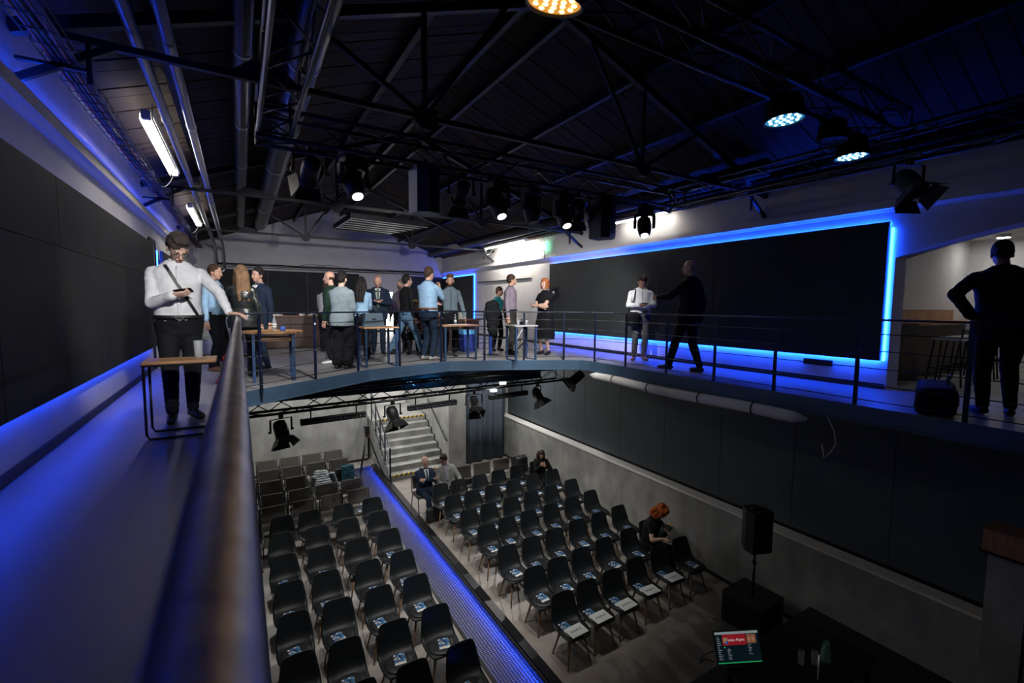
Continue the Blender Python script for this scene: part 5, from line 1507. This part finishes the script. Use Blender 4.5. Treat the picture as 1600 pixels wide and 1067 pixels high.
_, h = person('man in white shirt and grey trousers reading his phone by the video wall', (7.12, 6.75, GZ), face=-38, H=1.76, build=1.1, belly=.04, head=(40, 5, 0), ha=(-.06, -.31, 1.13), da=(.8, -.2, .1), na=(0, .3, .9), hb=(.06, -.31, 1.12), db=(-.8, -.2, .1), nb=(0, .3, .9), ea=(-.8, .3, -.4), eb=(.8, .3, -.4), ta=-20, tb=16, top=('shirt', c_white), bottom=('trousers', c_grey), shoes=c_brown, hair=('quiff', 'brown'), tone='mid', collar=c_white, placket=c_white, seed=19)
phone('dark phone in the hands of the man by the right video wall', h['a'])
_, h = person('tall bald man in black suit seen from behind, stepping left', (6.58, 5.12, GZ), face=192, H=1.90, build=1.16, head=(2, 22, 0), fa=(-.10, .15, .085), fb=(.11, -.27, .085), hb=(.16, -.46, 1.18), eb=(.6, .3, -.8), ha=(-.26, .05, .85), top=('jacket', c_black), bottom=('trousers', c_black), hair=('bald', None), tone='fair', collar=c_black, seed=20)
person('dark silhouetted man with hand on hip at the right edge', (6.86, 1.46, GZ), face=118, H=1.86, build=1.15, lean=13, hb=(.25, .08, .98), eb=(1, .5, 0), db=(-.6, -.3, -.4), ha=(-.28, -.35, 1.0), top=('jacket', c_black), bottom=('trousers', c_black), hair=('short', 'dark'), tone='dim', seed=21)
# --- lower hall
person('bald man in navy suit seated with folded arms', (3.80, 10.44, 0), face=4, H=1.76, build=1.06, belly=.02, pel=(0, .08, .555), lean=-2, head=(6, 42, 0), fa=(-.10, -.42, .085), fb=(.16, -.36, .085), ha=(.10, -.18, .86), ea=(-.8, -.2, -.6), da=(.9, -.1, .2), na=(0, .9, .2), hb=(-.10, -.22, .90), eb=(.8, -.2, -.6), db=(-.9, -.1, .2), nb=(0, .9, .2), top=('jacket', c_navy), bottom=('trousers', c_bluep), hair=('bald', None), tone='pale', vest=c_white, tie=c_btie, collar=c_white, seed=22)
person('man in light grey blazer and lilac shirt seated beside the bald man', (4.38, 10.46, 0), face=-8, H=1.76, build=1.05, pel=(0, .08, .555), lean=3, side=-6, head=(18, -45, 0), fa=(-.12, -.40, .085), fb=(.14, -.44, .085), ha=(-.16, -.30, .66), hb=(.26, -.30, .66), top=('jacket', c_greyb), bottom=('trousers', c_bluep), hair=('quiff', 'brown'), tone='fair', vest=c_floral, collar=c_floral, seed=23)
_, h = person('woman with long brown hair in black, seated and looking at her phone', (6.88, 9.95, 0), face=-30, H=1.66, female=True, pel=(0, .06, .555), lean=10, head=(34, 5, 0), fa=(-.09, -.40, .085), fb=(.09, -.42, .085), ha=(-.02, -.30, .92), da=(.3, -.3, .8), na=(.2, .9, .2), cura=.7, hb=(.10, -.30, .90), db=(-.3, -.2, .8), nb=(-.2, .9, .2), top=('jacket', c_black), bottom=('trousers', c_blackt), hair=('long', 'brown'), seed=24)
phone('phone in the hands of the seated woman with long hair', h['a'])
person('red curly haired woman in black seated with a laptop', (6.76, 5.95, 0), face=20, H=1.70, female=True, build=1.18, belly=.03, pel=(0, .06, .555), lean=12, head=(34, 14, 0), fa=(-.13, -.40, .085), fb=(.13, -.42, .085), ha=(-.11, -.29, .745), ea=(-.9, .4, -.2), da=(.4, -.85, -.1), na=(0, 0, -1), cura=.3, hb=(.13, -.32, .745), eb=(.9, .4, -.2), db=(-.3, -.9, -.1), nb=(0, 0, -1), curb=.3, sleeve='short', top=('top', c_black), bottom=('trousers', c_black), hair=('curly', 'red'), tone='pale', seed=25)
# ================================================================== FURNITURE AND SMALL THINGS
# side table of bent rod in the left corridor
t = thing('side_table', 'small side table with wooden top and bent rod legs in the left corridor', 'table', (-.44, 4.74, GZ))
G().rbox((-.25, -.16, .62), (.25, .16, .645), .004).build('table_top', mt['wood'], t)
G().box((-.252, -.162, .605), (.252, .162, .62)).build('top_frame', mt['blacks'], t)
for sy in (-.14, .14): G().tube([(-.24, sy, .61), (-.24, sy, .05), (-.22, sy, .012), (.2, sy, .012)], .010, 8).build('leg', mt['blacks'], t, True)
G().tube([(.2, -.14, .012), (.2, .14, .012)], .010, 8).build('floor_bar', mt['blacks'], t, True)
def tumbler(label, loc, h=.13, r=.034, mat=None, water=None):
    t = thing('drinking_glass', label, 'glass', loc)
    G().lathe([(r * .85, 0), (r, h), (r * .94, h), (r * .8, .012), (.001, .012)], 16).build('vessel', mat or mt['glass'], t, True)
    if water: G().lathe([(r * .78, .013), (r * .86, h * .55)], 14).build('drink', water, t, True)
    return t
tumbler('tall empty tumbler on the side table in the left corridor', (-.32, 4.76, GZ + .646), .15, .035)

def bar_table(label, x, y, w, d, h=.72, rz=0.0, round_=False, topm=None, shelf=False):
    t = thing('bistro_table', label, 'table', (x, y, GZ), rz, 'tables along the curved railing')
    tm = topm or mt['wood']
    if round_: G().lathe([(w / 2 - .01, h - .03), (w / 2, h - .025), (w / 2, h - .005), (w / 2 - .01, h)], 32).build('table_top', tm, t)
    else: G().rbox((-w / 2, -d / 2, h - .03), (w / 2, d / 2, h), .006).build('table_top', tm, t)
    k = .62 if round_ else .86
    for sx in (-1, 1):
        for sy in (-1, 1): G().box((sx * w / 2 * k - .018, sy * d / 2 * k - .018, 0), (sx * w / 2 * k + .018, sy * d / 2 * k + .018, h - .03)).build('leg', mt['tableblue'], t)
        G().box((sx * w / 2 * k - .012, -d / 2 * k, 0.0), (sx * w / 2 * k + .012, d / 2 * k, .02)).build('floor_bar', mt['tableblue'], t)
    if shelf: G().rbox((-w * .28, -d * .25, h - .14), (w * .28, d * .25, h - .09), .004).build('under_block', mt['wood'], t)
    return t
bar_table('round wooden table with blue legs at the left end of the curved railing', .40, 7.55, .82, .82, round_=True, shelf=True)
bar_table('wooden table carrying the blue handbag', 2.14, 8.36, .62, .6)
bar_table('wooden table with papers beside the man in light blue shirt', 3.80, 8.56, .78, .44)
bar_table('narrow grey table between the mauve shirt and the black dress', 4.97, 7.95, .55, .42, topm=M('grey laminate', (0.3, 0.3, 0.31), .4))
def bottle(label, loc, h=.22, r=.032, glassm=None, capm=None, lab=None):
    t = thing('bottle', label, 'bottle', loc)
    G().lathe([(r * .9, 0), (r, .01), (r, h * .55), (r * .55, h * .72), (r * .38, h * .78), (r * .38, h * .95)], 14).build('body', glassm or mt['glass'], t, True)
    G().lathe([(r * .44, h * .94), (r * .44, h)], 12).build('cap', capm or mt['white'], t, True)
    if lab: G().lathe([(r * 1.02, h * .18), (r * 1.02, h * .45)], 14).build('label_band', lab, t, True)
    return t
bottle('water bottle on the round table by the curved railing', (.42, 7.42, GZ + .721), .24, .03, lab=mt['paper'])
t = tag(G().rbox((.50, 7.40, GZ + .721), (.56, 7.46, GZ + .785), .006).build('small_box', M('blue carton', (.03, .09, .45), .5)), 'small blue carton beside the bottle on the round table', 'box')
# handbag
t = thing('handbag', 'blue grey leather handbag standing on the middle table', 'bag', (2.06, 8.36, GZ + .721), .1)
G().prism([(-.19, 0), (.19, 0), (.15, .24), (-.15, .24)], 'y', -.06, .06).build('bag_body', M('blue grey leather', (.05, .08, .11), .45), t)
for sy in (-.04, .04): G().tube([(-.09 + .18 * (k / 10), sy, .23 + .14 * math.sin(PI * k / 10)) for k in range(11)], .007, 6).build('handle', M('dark strap', (.03, .05, .07), .45), t, True)
G().box((-.03, -.066, .12), (.03, -.06, .15)).build('clasp', mt['chrome'], t)
# papers, plates, bottle on third table
for i, (x, y, rz) in enumerate(((3.68, 8.50, .2), (3.92, 8.60, -.1))):
    o = tag(G().box((-.12, -.08, 0), (.12, .08, .006)).build('paper_stack', mt['paper'], loc=(x, y, GZ + .721)), 'white paper stack on the table beside the light blue shirt, the %s one' % ('left' if i == 0 else 'right'), 'papers'); o.rotation_euler = (0, 0, rz)
bottle('small bottle on the table in front of the bearded man', (3.80, 8.64, GZ + .728), .2, .026, lab=mt['paper'])
tumbler('clear tumbler on the narrow grey table', (4.88, 7.92, GZ + .721), .13, .03)
tumbler('clear short tumbler on the narrow grey table beside the camera', (5.06, 7.9, GZ + .721), .10, .03)
# compact camera on the narrow table
t = thing('compact_camera', 'small black camera on the narrow grey table', 'camera', (4.98, 7.97, GZ + .721), .3)
G().rbox((-.055, -.025, 0), (.055, .025, .07), .01).build('camera_body', mt['black'], t)
G().lathe([(.026, 0), (.026, .03), (.02, .03)], 14, mat=Matrix.Translation((0, -.025, .036)) @ Matrix.Rotation(PI / 2, 4, 'X')).build('lens_barrel', mt['blacks'], t, True)
# grey scarf on the woman's table side / wall bicycle hook area: grey folded coat on a stand
t = thing('coat_stand', 'blue metal stand with a dark coat hung on it', 'stand', (4.86, 9.1, GZ))
G().box((-.03, -.02, 0), (.03, .02, 1.15)).build('upright', M('blue stand paint', (.01, .04, .25), .4), t)
G().rbox((-.15, -.15, 0), (.15, .15, .015), .005).build('foot', mt['blacks'], t)
g = G(); loft(g, [(V(.05 - .05 * (z - .4), 0, z), V(a, 0, 0), V(0, b_, 0)) for z, a, b_ in ((.40, .03, .03), (.5, .10, .07), (.75, .14, .09), (1.0, .165, .09), (1.13, .16, .075), (1.19, .10, .05), (1.22, .04, .03))], 20)
tag(mesh_obj('hung_coat', remesh(g, .016, 2, wr=.035, wscale=8, seed=3), c_black, None), 'dark coat draped over the blue stand', 'coat').location = (4.86, 9.05, GZ)
# silver scooter frame leaning on the wall
t = thing('folded_scooter', 'folded grey scooter leaning by the white wall', 'scooter', (6.05, 9.7, GZ), .4)
G().tube([(-.35, 0, .1), (.1, 0, .55), (.2, 0, .95)], .022, 8).build('steering_tube', mt['galv'], t, True)
G().rbox((-.45, -.06, .12), (.25, .06, .16), .01, mat=Matrix.Rotation(-.5, 4, 'Y')).build('deck', mt['blacks'], t)
for x in (-.42, .22): G().lathe([(.06, -.015), (.09, -.015), (.09, .015), (.06, .015)], 18, c=(0, 0, 0), mat=Matrix.Translation((x, 0, .09)) @ Matrix.Rotation(PI / 2, 4, 'X')).build('wheel', mt['black'], t, True)
G().tube([(.2, -.16, .95), (.2, .16, .95)], .014, 8).build('handlebar', mt['blacks'], t, True)
o = copy_tree(gc0); o.location = (3.5, 10.22, GZ); o.rotation_euler = (0, 0, math.radians(-30)); tag(o, 'grey chair under the blond woman on the rear gallery', 'chair', 'grey chairs on the gallery')
# buffet counters
def counter(label, x0, y0, x1, y1, h, rz=0):
    t = thing('buffet_counter', label, 'counter', (0, 0, GZ))
    G().box((x0, y0, 0.02), (x1, y1, h - .03)).build('front_body', mt['wood2'], t)
    n = max(2, int((x1 - x0) / .9))
    for i in range(n): G().rbox((x0 + (x1 - x0) * i / n + .01, y0 - .015, .05), (x0 + (x1 - x0) * (i + 1) / n - .01, y0, h - .06), .004, seg=1).build('front_panel', mt['wood2'], t)
    G().rbox((x0 - .03, y0 - .04, h - .03), (x1 + .03, y1 + .02, h), .005).build('worktop', M('brown worktop %s' % label[:9], (.16, .07, .04), .4), t)
counter('long dark brown buffet counter across the rear gallery', .1, 12.6, 3.0, 13.3, .82)
counter('dark brown counter with white box behind the bearded man', 3.9, 10.35, 5.2, 10.9, .76)
for i, (x, kind) in enumerate(((.55, 'pastries'), (.8, 'rolls'), (1.35, 'fruit'), (1.6, 'cakes'), (2.6, 'bread'))):
    t = thing('food_tray', 'tray of %s on the rear buffet counter' % kind, 'food tray', (x, 12.8, GZ + .821))
    G().rbox((-.13, -.1, 0), (.13, .1, .02), .008).build('tray', mt['white'] if i % 2 else mt['blacks'], t)
    for k in range(7): G().ell((random.uniform(-.09, .09), random.uniform(-.06, .06), .04), (.032, .028, .024), 8, 6).build('food_piece', M('baked %s %d' % (kind, k % 2), [(.42, .24, .07), (.3, .06, .05), (.5, .33, .12)][(i + k) % 3], .6), t, True)
    G().box((-.06, -.13, 0), (.06, -.11, .05)).build('name_card', mt['paper'], t)
t = thing('cake_box', 'round white box on the counter behind the bearded man', 'box', (4.78, 10.55, GZ + .761))
G().lathe([(.13, 0), (.14, .01), (.14, .16), (.13, .17)], 24).build('box_body', M('cream cardboard', (.6, .6, .55), .7), t, True); G().lathe([(.147, .15), (.147, .175), (.12, .18)], 24).build('lid', M('cream lid', (.62, .62, .58), .7), t, True)
t = thing('snack_bowl', 'bowl of snacks on the counter left of the bearded man', 'bowl', (4.05, 10.5, GZ + .761))
G().lathe([(.05, 0), (.1, .06), (.11, .1), (.1, .1), (.09, .06), (.04, .015)], 20).build('bowl', M('brown bowl', (.2, .08, .05), .5), t, True)
for k in range(9): G().ell((random.uniform(-.06, .06), random.uniform(-.06, .06), .09 + random.uniform(0, .02)), (.025, .02, .018), 8, 5).build('snack', M('snack %d' % (k % 2), (.55, .4, .2) if k % 2 else (.6, .55, .4), .7), t, True)
t = thing('waste_bin', 'blue waste bin with light blue liner beside the counter', 'bin', (4.72, 10.0, GZ))
G().prism([(-.15, 0), (.15, 0), (.17, .5), (-.17, .5)], 'y', -.14, .14).build('bin_body', mt['bluebin'], t)
G().prism([(-.175, .42), (.175, .42), (.18, .52), (-.18, .53)], 'y', -.15, .15).build('liner', mt['bluelid'], t)
# metal wire rack next to the neon screen
t = thing('wire_rack', 'dark wire rack with thin shelves beside the neon edged screen', 'rack', (5.45, 10.8, GZ))
for x in (-.2, .2):
    for y in (-.15, .15): G().tube([(x, y, 0), (x, y, .98)], .010, 6).build('upright', mt['blacks'], t)
for z in (.12, .34, .56, .76, .86, .96): G().tube([(-.2, -.15, z), (.2, -.15, z), (.2, .15, z), (-.2, .15, z), (-.2, -.15, z)], .007, 5).build('shelf_wire', mt['blacks'], t)
# grey sofa seen past the man at the left railing
t = thing('armchair', 'light grey armchair behind the man at the left railing', 'armchair', (-.35, 11.2, GZ))
lg_ = cloth('light grey upholstery', (.34, .35, .36))
G().rbox((-.4, -.35, .08), (.4, .35, .42), .05, seg=3).build('seat', lg_, t, True); G().rbox((-.4, .2, .3), (.4, .4, .82), .05, seg=3).build('backrest', lg_, t, True)
for sx in (-1, 1): G().rbox((sx * .4 - .07, -.35, .08), (sx * .4 + .07, .38, .6), .04, seg=3).build('armrest', lg_, t, True)
for sx in (-1, 1):
    for sy in (-1, 1): G().lathe([(.02, 0), (.025, .09)], 8, c=(sx * .33, sy * .28, 0)).build('foot', mt['blacks'], t)
# red ribbon shoes lying near the feet
t = thing('gift_bag', 'dark gift bag with red ribbon on the floor behind the side table', 'bag', (-.16, 7.6, GZ))
G().prism([(-.1, 0), (.1, 0), (.11, .3), (-.11, .3)], 'y', -.05, .05).build('bag_body', mt['black'], t)
G().tube([(-.05, -.05, .28), (-.07, -.07, .36), (.0, -.06, .42), (.06, -.06, .34), (.04, -.05, .28)], .008, 6).build('ribbon', mt['red'], t, True)
G().tube([(-.03, -.055, .3), (-.09, -.07, .12), (-.16, -.1, .01), (-.09, -.12, .012)], .012, 6).build('ribbon', mt['red'], t, True)
# bags of people on the gallery
t = thing('shoulder_bag', 'black shoulder bag at the hip of the man in white shirt by the video wall', 'bag', (6.86, 6.70, GZ + .72), -.6)
g = G(); loft(g, [(V(0, 0, z), V(a, 0, 0), V(0, b_, 0)) for z, a, b_ in ((0, .12, .06), (.04, .15, .08), (.2, .15, .08), (.28, .10, .05))], 18)
mesh_obj('bag_body', remesh(g, .014, 2, wr=.012, wscale=12), c_black, t)
_b = (Matrix.Translation((6.86, 6.70, GZ + .72)) @ Matrix.Rotation(-.6, 4, 'Z')).inverted() @ Matrix.Translation((7.12, 6.75, GZ)) @ Matrix.Rotation(math.radians(-38), 4, 'Z')
G().tube([_b @ V(*p) for p in ((-.27, .0, .93), (-.205, -.135, 1.10), (-.15, -.165, 1.28), (-.12, -.09, 1.455), (-.12, .0, 1.485), (-.13, .09, 1.44), (-.19, .13, 1.2), (-.27, .03, .93))], .013, 6).build('strap', mt['black'], t, True)
t = thing('photo_camera', 'black camera hanging at the belly of the man in white shirt', 'camera', (7.0, 6.50, GZ + .96), -.6)
G().rbox((-.06, -.03, 0), (.06, .03, .09), .012).build('camera_body', mt['black'], t)
G().lathe([(.035, 0), (.035, .09), (.03, .09)], 14, mat=Matrix.Translation((0, -.02, .04)) @ Matrix.Rotation(PI * .75, 4, 'X')).build('lens_barrel', mt['blacks'], t, True)
t = thing('duffel_bag', 'dark duffel bag at the feet of the silhouetted man', 'bag', (6.52, 1.85, GZ), .3)
g = G(); g.rbox((-.38, -.16, 0), (.38, .16, .30), .07, seg=3)
mesh_obj('bag_body', remesh(g, .016, 2, wr=.015, wscale=9, clampz=.0), c_black, t)
G().tube([(-.14, -.08, .3), (-.1, -.1, .4), (.1, -.1, .4), (.14, -.08, .3)], .010, 6).build('handle', mt['black'], t, True)
# ------------------------------------------------------------------ lower hall
# video tripod on the aisle
t = thing('video_tripod', 'black video tripod with fluid head at the end of the aisle', 'tripod', (3.10, 13.50, 0.0))
for k in range(3):
    a = PI / 2 + k * 2 * PI / 3 + .3
    lg = G().tube([(.04 * math.cos(a), .04 * math.sin(a), 1.28), (.24 * math.cos(a), .24 * math.sin(a), .62), (.46 * math.cos(a), .46 * math.sin(a), 0.008)], [.022, .018, .012], 8).build('leg', mt['blacks'], t, True)
    G().ell((.46 * math.cos(a), .46 * math.sin(a), .016), (.022, .022, .016), 8, 6).build('rubber_foot', mt['black'], lg)
    G().tube([(0, 0, .66), (.22 * math.cos(a), .22 * math.sin(a), .70)], .008, 6).build('spreader_arm', mt['blacks'], t)
G().lathe([(.06, 1.22), (.065, 1.25), (.065, 1.29), (.05, 1.31)], 16).build('bowl', mt['blacks'], t, True)
G().lathe([(.062, 1.205), (.066, 1.222)], 16).build('red_ring', mt['red'], t, True)
G().rbox((-.06, -.06, 1.31), (.06, .06, 1.5), .015).build('fluid_head', mt['black'], t)
G().rbox((-.09, -.05, 1.5), (.09, .05, 1.54), .008).build('camera_plate', mt['blacks'], t)
G().tube([(.05, .03, 1.42), (.14, .28, 1.22)], .010, 6).build('pan_handle', mt['blacks'], t, True)
G().tube([(.12 + .05 * math.sin(k * .9), -.12 + .03 * math.cos(k * 1.3), .72 - .04 * k) for k in range(14)], .005, 5).build('hanging_cable', mt['white'], t, True)
# dropped coats and bags
g = G(); loft(g, [(V(0, .06 * k, .42 + .055 * k), V(.25 - .012 * abs(k - 3) * 2, 0, 0), V(0, .09, 0)) for k in range(8)], 22)
capsule(g, V(-.22, -.02, .78), .075, V(-.30, -.12, .48), .06); capsule(g, V(.2, 0, .8), .075, V(.31, -.10, .55), .06)
pm = bpy.data.materials.new('striped quilted jacket'); pm.use_nodes = True; nt = pm.node_tree; b = nt.nodes['Principled BSDF']
tc = nt.nodes.new('ShaderNodeTexCoord'); wv = nt.nodes.new('ShaderNodeTexWave'); wv.bands_direction = 'Z'; wv.inputs['Scale'].default_value = 7.5; wv.inputs['Distortion'].default_value = .6
rr_ = nt.nodes.new('ShaderNodeValToRGB'); rr_.color_ramp.elements[0].color = (.015, .02, .025, 1); rr_.color_ramp.elements[1].color = (.22, .25, .27, 1); rr_.color_ramp.elements[0].position = .35; rr_.color_ramp.elements[1].position = .6
nt.links.new(tc.outputs['Object'], wv.inputs[0]); nt.links.new(wv.outputs[0], rr_.inputs[0]); nt.links.new(rr_.outputs[0], b.inputs['Base Color'])
o = tag(mesh_obj('quilted_jacket', remesh(g, .013, 2, wr=.012, wscale=10), pm, None), 'striped quilted jacket thrown over a grey chair in the left block', 'jacket'); o.location = (1.63, 11.82, .06)
g = G(); loft(g, [(V(0, .04 * k, .44 + .07 * k), V(.16, 0, 0), V(0, .06, 0)) for k in range(7)], 20)
o = tag(mesh_obj('teal_coat', remesh(g, .013, 2, wr=.014, wscale=9), cloth('dark teal wool', (.008, .05, .075)), None), 'dark teal coat hung over the grey chair beside the aisle', 'coat'); o.location = (2.28, 12.02, .02)
t = thing('briefcase', 'black leather briefcase at the feet of the bald seated man', 'bag', (3.80, 9.90, 0), .25)
G().rbox((-.2, -.07, 0), (.2, .07, .34), .025, seg=3).build('bag_body', mt['pad'], t, True)
G().tube([(-.07, 0, .33), (-.05, 0, .4), (.05, 0, .4), (.07, 0, .33)], .009, 6).build('handle', mt['black'], t, True)
for x in (-.08, 0, .08): G().box((x - .012, -.076, .22), (x + .012, -.07, .27)).build('buckle', mt['chrome'], t)
t = thing('handbag', 'small black bag on the grey chair next to the man in grey blazer', 'bag', (4.98, 10.5, .468))
G().rbox((-.13, -.06, 0), (.13, .06, .16), .03, seg=3).build('bag_body', mt['pad'], t, True); G().tube([(-.08, 0, .14), (-.04, 0, .22), (.04, 0, .22), (.08, 0, .14)], .007, 6).build('handle', mt['black'], t, True)
t = thing('backpack', 'black backpack standing on the grey chair beside the long haired woman', 'bag', (6.68, 10.6, .468))
G().rbox((-.17, -.1, 0), (.17, .12, .42), .07, seg=4).build('bag_body', mt['pad'], t, True); G().rbox((-.13, -.15, .04), (.13, -.09, .24), .03, seg=3).build('front_pocket', mt['pad'], t, True)
for x in (-.08, .08): G().tube([(x, .1, .38), (x, -.02, .46), (x, -.14, .36), (x, -.13, .1)], .016, 6).build('strap', mt['black'], t, True)
# laptop of the red haired woman
t = thing('laptop', 'silver laptop on the lap of the red haired woman', 'laptop', (6.89, 5.585, .69), .36)
alu = M('brushed aluminium', (.5, .5, .5), .35, .7)
G().rbox((-.16, -.11, 0), (.16, .11, .012), .004).build('base', alu, t)
for r_ in range(5):
    for c_ in range(12): G().box((-.132 + c_ * .0222, -.035 + r_ * .0235, .012), (-.114 + c_ * .0222, -.016 + r_ * .0235, .0145)).build('key', mt['black'], t)
G().box((-.045, -.1, .012), (.045, -.045, .0128)).build('trackpad', M('trackpad', (.4, .4, .4), .3), t)
G().rbox((-.16, -.005, -.22), (.16, .005, 0), .004, mat=Matrix.Translation((0, -.115, .012)) @ Matrix.Rotation(PI - .55, 4, 'X')).build('lid', alu, t)
t = thing('rucksack', 'dark teal rucksack with yellow strap beside the laptop woman', 'bag', (7.36, 6.12, 0))
G().rbox((-.16, -.14, 0), (.16, .14, .62), .08, seg=4).build('bag_body', cloth('dark rucksack nylon', (.012, .022, .026)), t, True)
G().rbox((-.12, -.19, .05), (.12, -.13, .28), .04, seg=3).build('front_pocket', cloth('rucksack pocket', (.015, .028, .032)), t, True)
G().tube([(.1, .05, .60), (.14, -.02, .66), (.17, -.08, .56)], .012, 6).build('yellow_strap', mt['yellow'], t, True); G().box((-.05, -.194, .2), (.02, -.19, .24)).build('red_tab', mt['red'], t)
# PA speaker on pole with subwoofer
t = thing('subwoofer', 'large black subwoofer box at the stage edge', 'speaker', (6.98, 4.02, 0), .05)
G().rbox((-.33, -.33, 0.0), (.33, .33, .50), .012).build('cabinet', mt['black'], t)
G().rbox((-.345, -.3, .05), (-.325, .3, .46), .004).build('grille', mt['blacks'], t)
G().lathe([(.04, .50), (.04, .515), (.02, .515)], 14).build('pole_socket', mt['blacks'], t)
t = thing('speaker_pole', 'black pole between the subwoofer and the loudspeaker', 'pole', (6.98, 4.02, .516))
G().tube([(0, 0, 0), (0, 0, .52)], .020, 10).build('tube_lower', mt['blacks'], t, True); G().tube([(0, 0, .50), (0, 0, .74)], .016, 10).build('tube_upper', mt['blacks'], t, True); G().rbox((-.028, -.028, .48), (.028, .028, .53), .008).build('collar', mt['black'], t)
t = thing('loudspeaker', 'black loudspeaker on a pole before the lower video wall', 'speaker', (6.98, 4.02, 1.25), -.35)
G().prism([(-.17, -.16), (.17, -.16), (.19, .0), (.12, .17), (-.12, .17), (-.19, .0)], 'z', 0, .66).build('cabinet', mt['black'], t)
G().box((-.165, -.168, .03), (.165, -.16, .63)).build('grille', mt['blacks'], t)
G().rbox((-.09, -.02, .66), (.09, .05, .68), .006).build('top_handle', mt['blacks'], t)
G().lathe([(.03, -.04), (.03, 0.0)], 12).build('pole_mount', mt['blacks'], t)
G().tube([(.1, .17, .3), (.18, .24, .2), (.16, .22, -.1), (.06, .06, -.3), (.01, .0, -.36)], .008, 6).build('cable', mt['black'], t, True)
# presenter table with monitor, glasses and carafe
t = thing('presenter_table', 'black presenter table on the stage', 'table', (5.4, 2.55, .4))
G().rbox((-.8, -.45, .59), (.9, .45, .62), .006).build('table_top', M('black laminate', (.012, .014, .02), .35), t)
for x in (-.68, .83):
    for y in (-.38, .38): G().box((x - .02, y - .02, 0), (x + .02, y + .02, .59)).build('leg', mt['blacks'], t)
t = thing('stage_monitor', 'monitor showing a music playlist on the presenter table', 'monitor', (4.72, 2.86, 1.021), -.45)
R = Matrix.Translation((0, 0, .26)) @ Matrix.Rotation(-.42, 4, 'X')
G().rbox((-.27, -.012, -.165), (.27, .012, .165), .006, mat=R).build('bezel', mt['black'], t)
def ui(x0, z0, x1, z1, m, nm, k=1): return G().box((x0, -.0128 - .0004 * k, z0), (x1, -.0124 - .0004 * k, z1), mat=R).build(nm, m, t)
E1 = lambda n, c, s=1.0: glow(n, c, s * 0.45)
ui(-.258, -.153, .258, .153, E1('screen navy', (.004, .010, .016)), 'screen', 0)
ui(-.258, .128, .258, .153, E1('screen toolbar', (.33, .40, .42), .8), 'toolbar')
ui(-.175, .02, .105, .126, E1('screen red banner', (.30, .012, .02)), 'banner')
ui(-.165, .045, -.115, .095, E1('cover art', (.32, .2, .12)), 'cover_art', 2); ui(-.14, .03, -.112, .062, E1('cover art blue', (.03, .09, .28)), 'cover_art', 3)
ui(.115, .03, .225, .12, E1('cover art brown', (.22, .10, .05)), 'cover_art', 1)
for dx in (.143, .19): G().ell((dx, -.0135, .072), (.017, .001, .025), 10, 6, mat=R).build('cover_art', E1('cover face %.2f' % dx, (.4, .17, .1)), t)
ui(-.165, -.005, -.15, .010, E1('play button', (.02, .4, .15)), 'play_button')
ui(-.258, -.153, .258, -.143, E1('green bar', (.02, .42, .12)), 'status_bar')
g = G()
rl = random.Random(3)
for k in range(13): w = rl.uniform(.02, .055); g.box((-.24, -.0136, .095 - k * .0175), (-.24 + w, -.0132, .100 - k * .0175), mat=R)
for k in range(7): w = rl.uniform(.02, .05); g.box((-.13, -.0136, -.02 - k * .0155), (-.13 + w, -.0132, -.015 - k * .0155), mat=R)
for k in range(7): w = rl.uniform(.02, .05); g.box((.12, -.0136, .018 - k * .0155), (.12 + w, -.0132, .022 - k * .0155), mat=R)
g.build('menu_lines', E1('menu lines', (.25, .28, .3)), t)
tx = text_mesh('Indian Playlist', .036, E1('banner lettering', (.75, .7, .68)), t, R @ V(-.01, -.0142, .07), (PI / 2 - .42, 0, 0), ext=.0002)
G().box((-.02, .012, 0.05), (.02, .03, .25)).build('stand_neck', mt['black'], t); G().rbox((-.12, -.02, 0), (.12, .14, .012), .004).build('stand_foot', mt['black'], t)
G().tube([(-.26, .03, .2), (-.36, .08, .12), (-.38, .1, .0), (-.3, .14, .02), (-.2, .1, .006)], .006, 6).build('cable', mt['black'], t, True)
wat = glass('drinking water')
tumbler('tall water glass on the presenter table, left of two', (5.42, 2.52, 1.021), .16, .034)
tumbler('tall water glass on the presenter table, right of two', (5.55, 2.44, 1.021), .16, .034)
t = thing('carafe', 'greenish glass carafe with lime on the presenter table', 'carafe', (5.72, 2.40, 1.021))
G().lathe([(.05, 0), (.055, .02), (.05, .13), (.03, .2), (.032, .23), (.028, .23), (.026, .2), (.044, .13), (.048, .02), (.001, .012)], 18).build('vessel', glass('green tinted glass', (.3, .6, .45), .35), t, True)
G().ell((0, 0, .16), (.022, .022, .018), 10, 6).build('lime', M('lime', (.2, .4, .03), .5), t, True)
t = tag(G().tube([(5.35, 2.3, 1.021), (5.35, 2.3, 1.31)], .014, 10).build('microphone', mt['galv'], smooth=True), 'slim grey handheld microphone standing on the presenter table', 'microphone')
# wooden crate on the pillar at the far right of the stage
t = thing('wooden_crate', 'brown wooden crate on the grey pillar at the lower right edge', 'crate', (7.2, 1.30, 2.42))
G().rbox((-.16, -.2, .02), (.2, .2, .27), .006).build('crate_body', mt['wood'], t)
for z in (.08, .20): G().box((-.166, -.2, z - .03), (-.16, .2, z + .03)).build('crate_slat', mt['wood'], t)
G().rbox((-.18, -.22, 0), (.22, .22, .02), .003).build('base_frame', mt['blacks'], t)
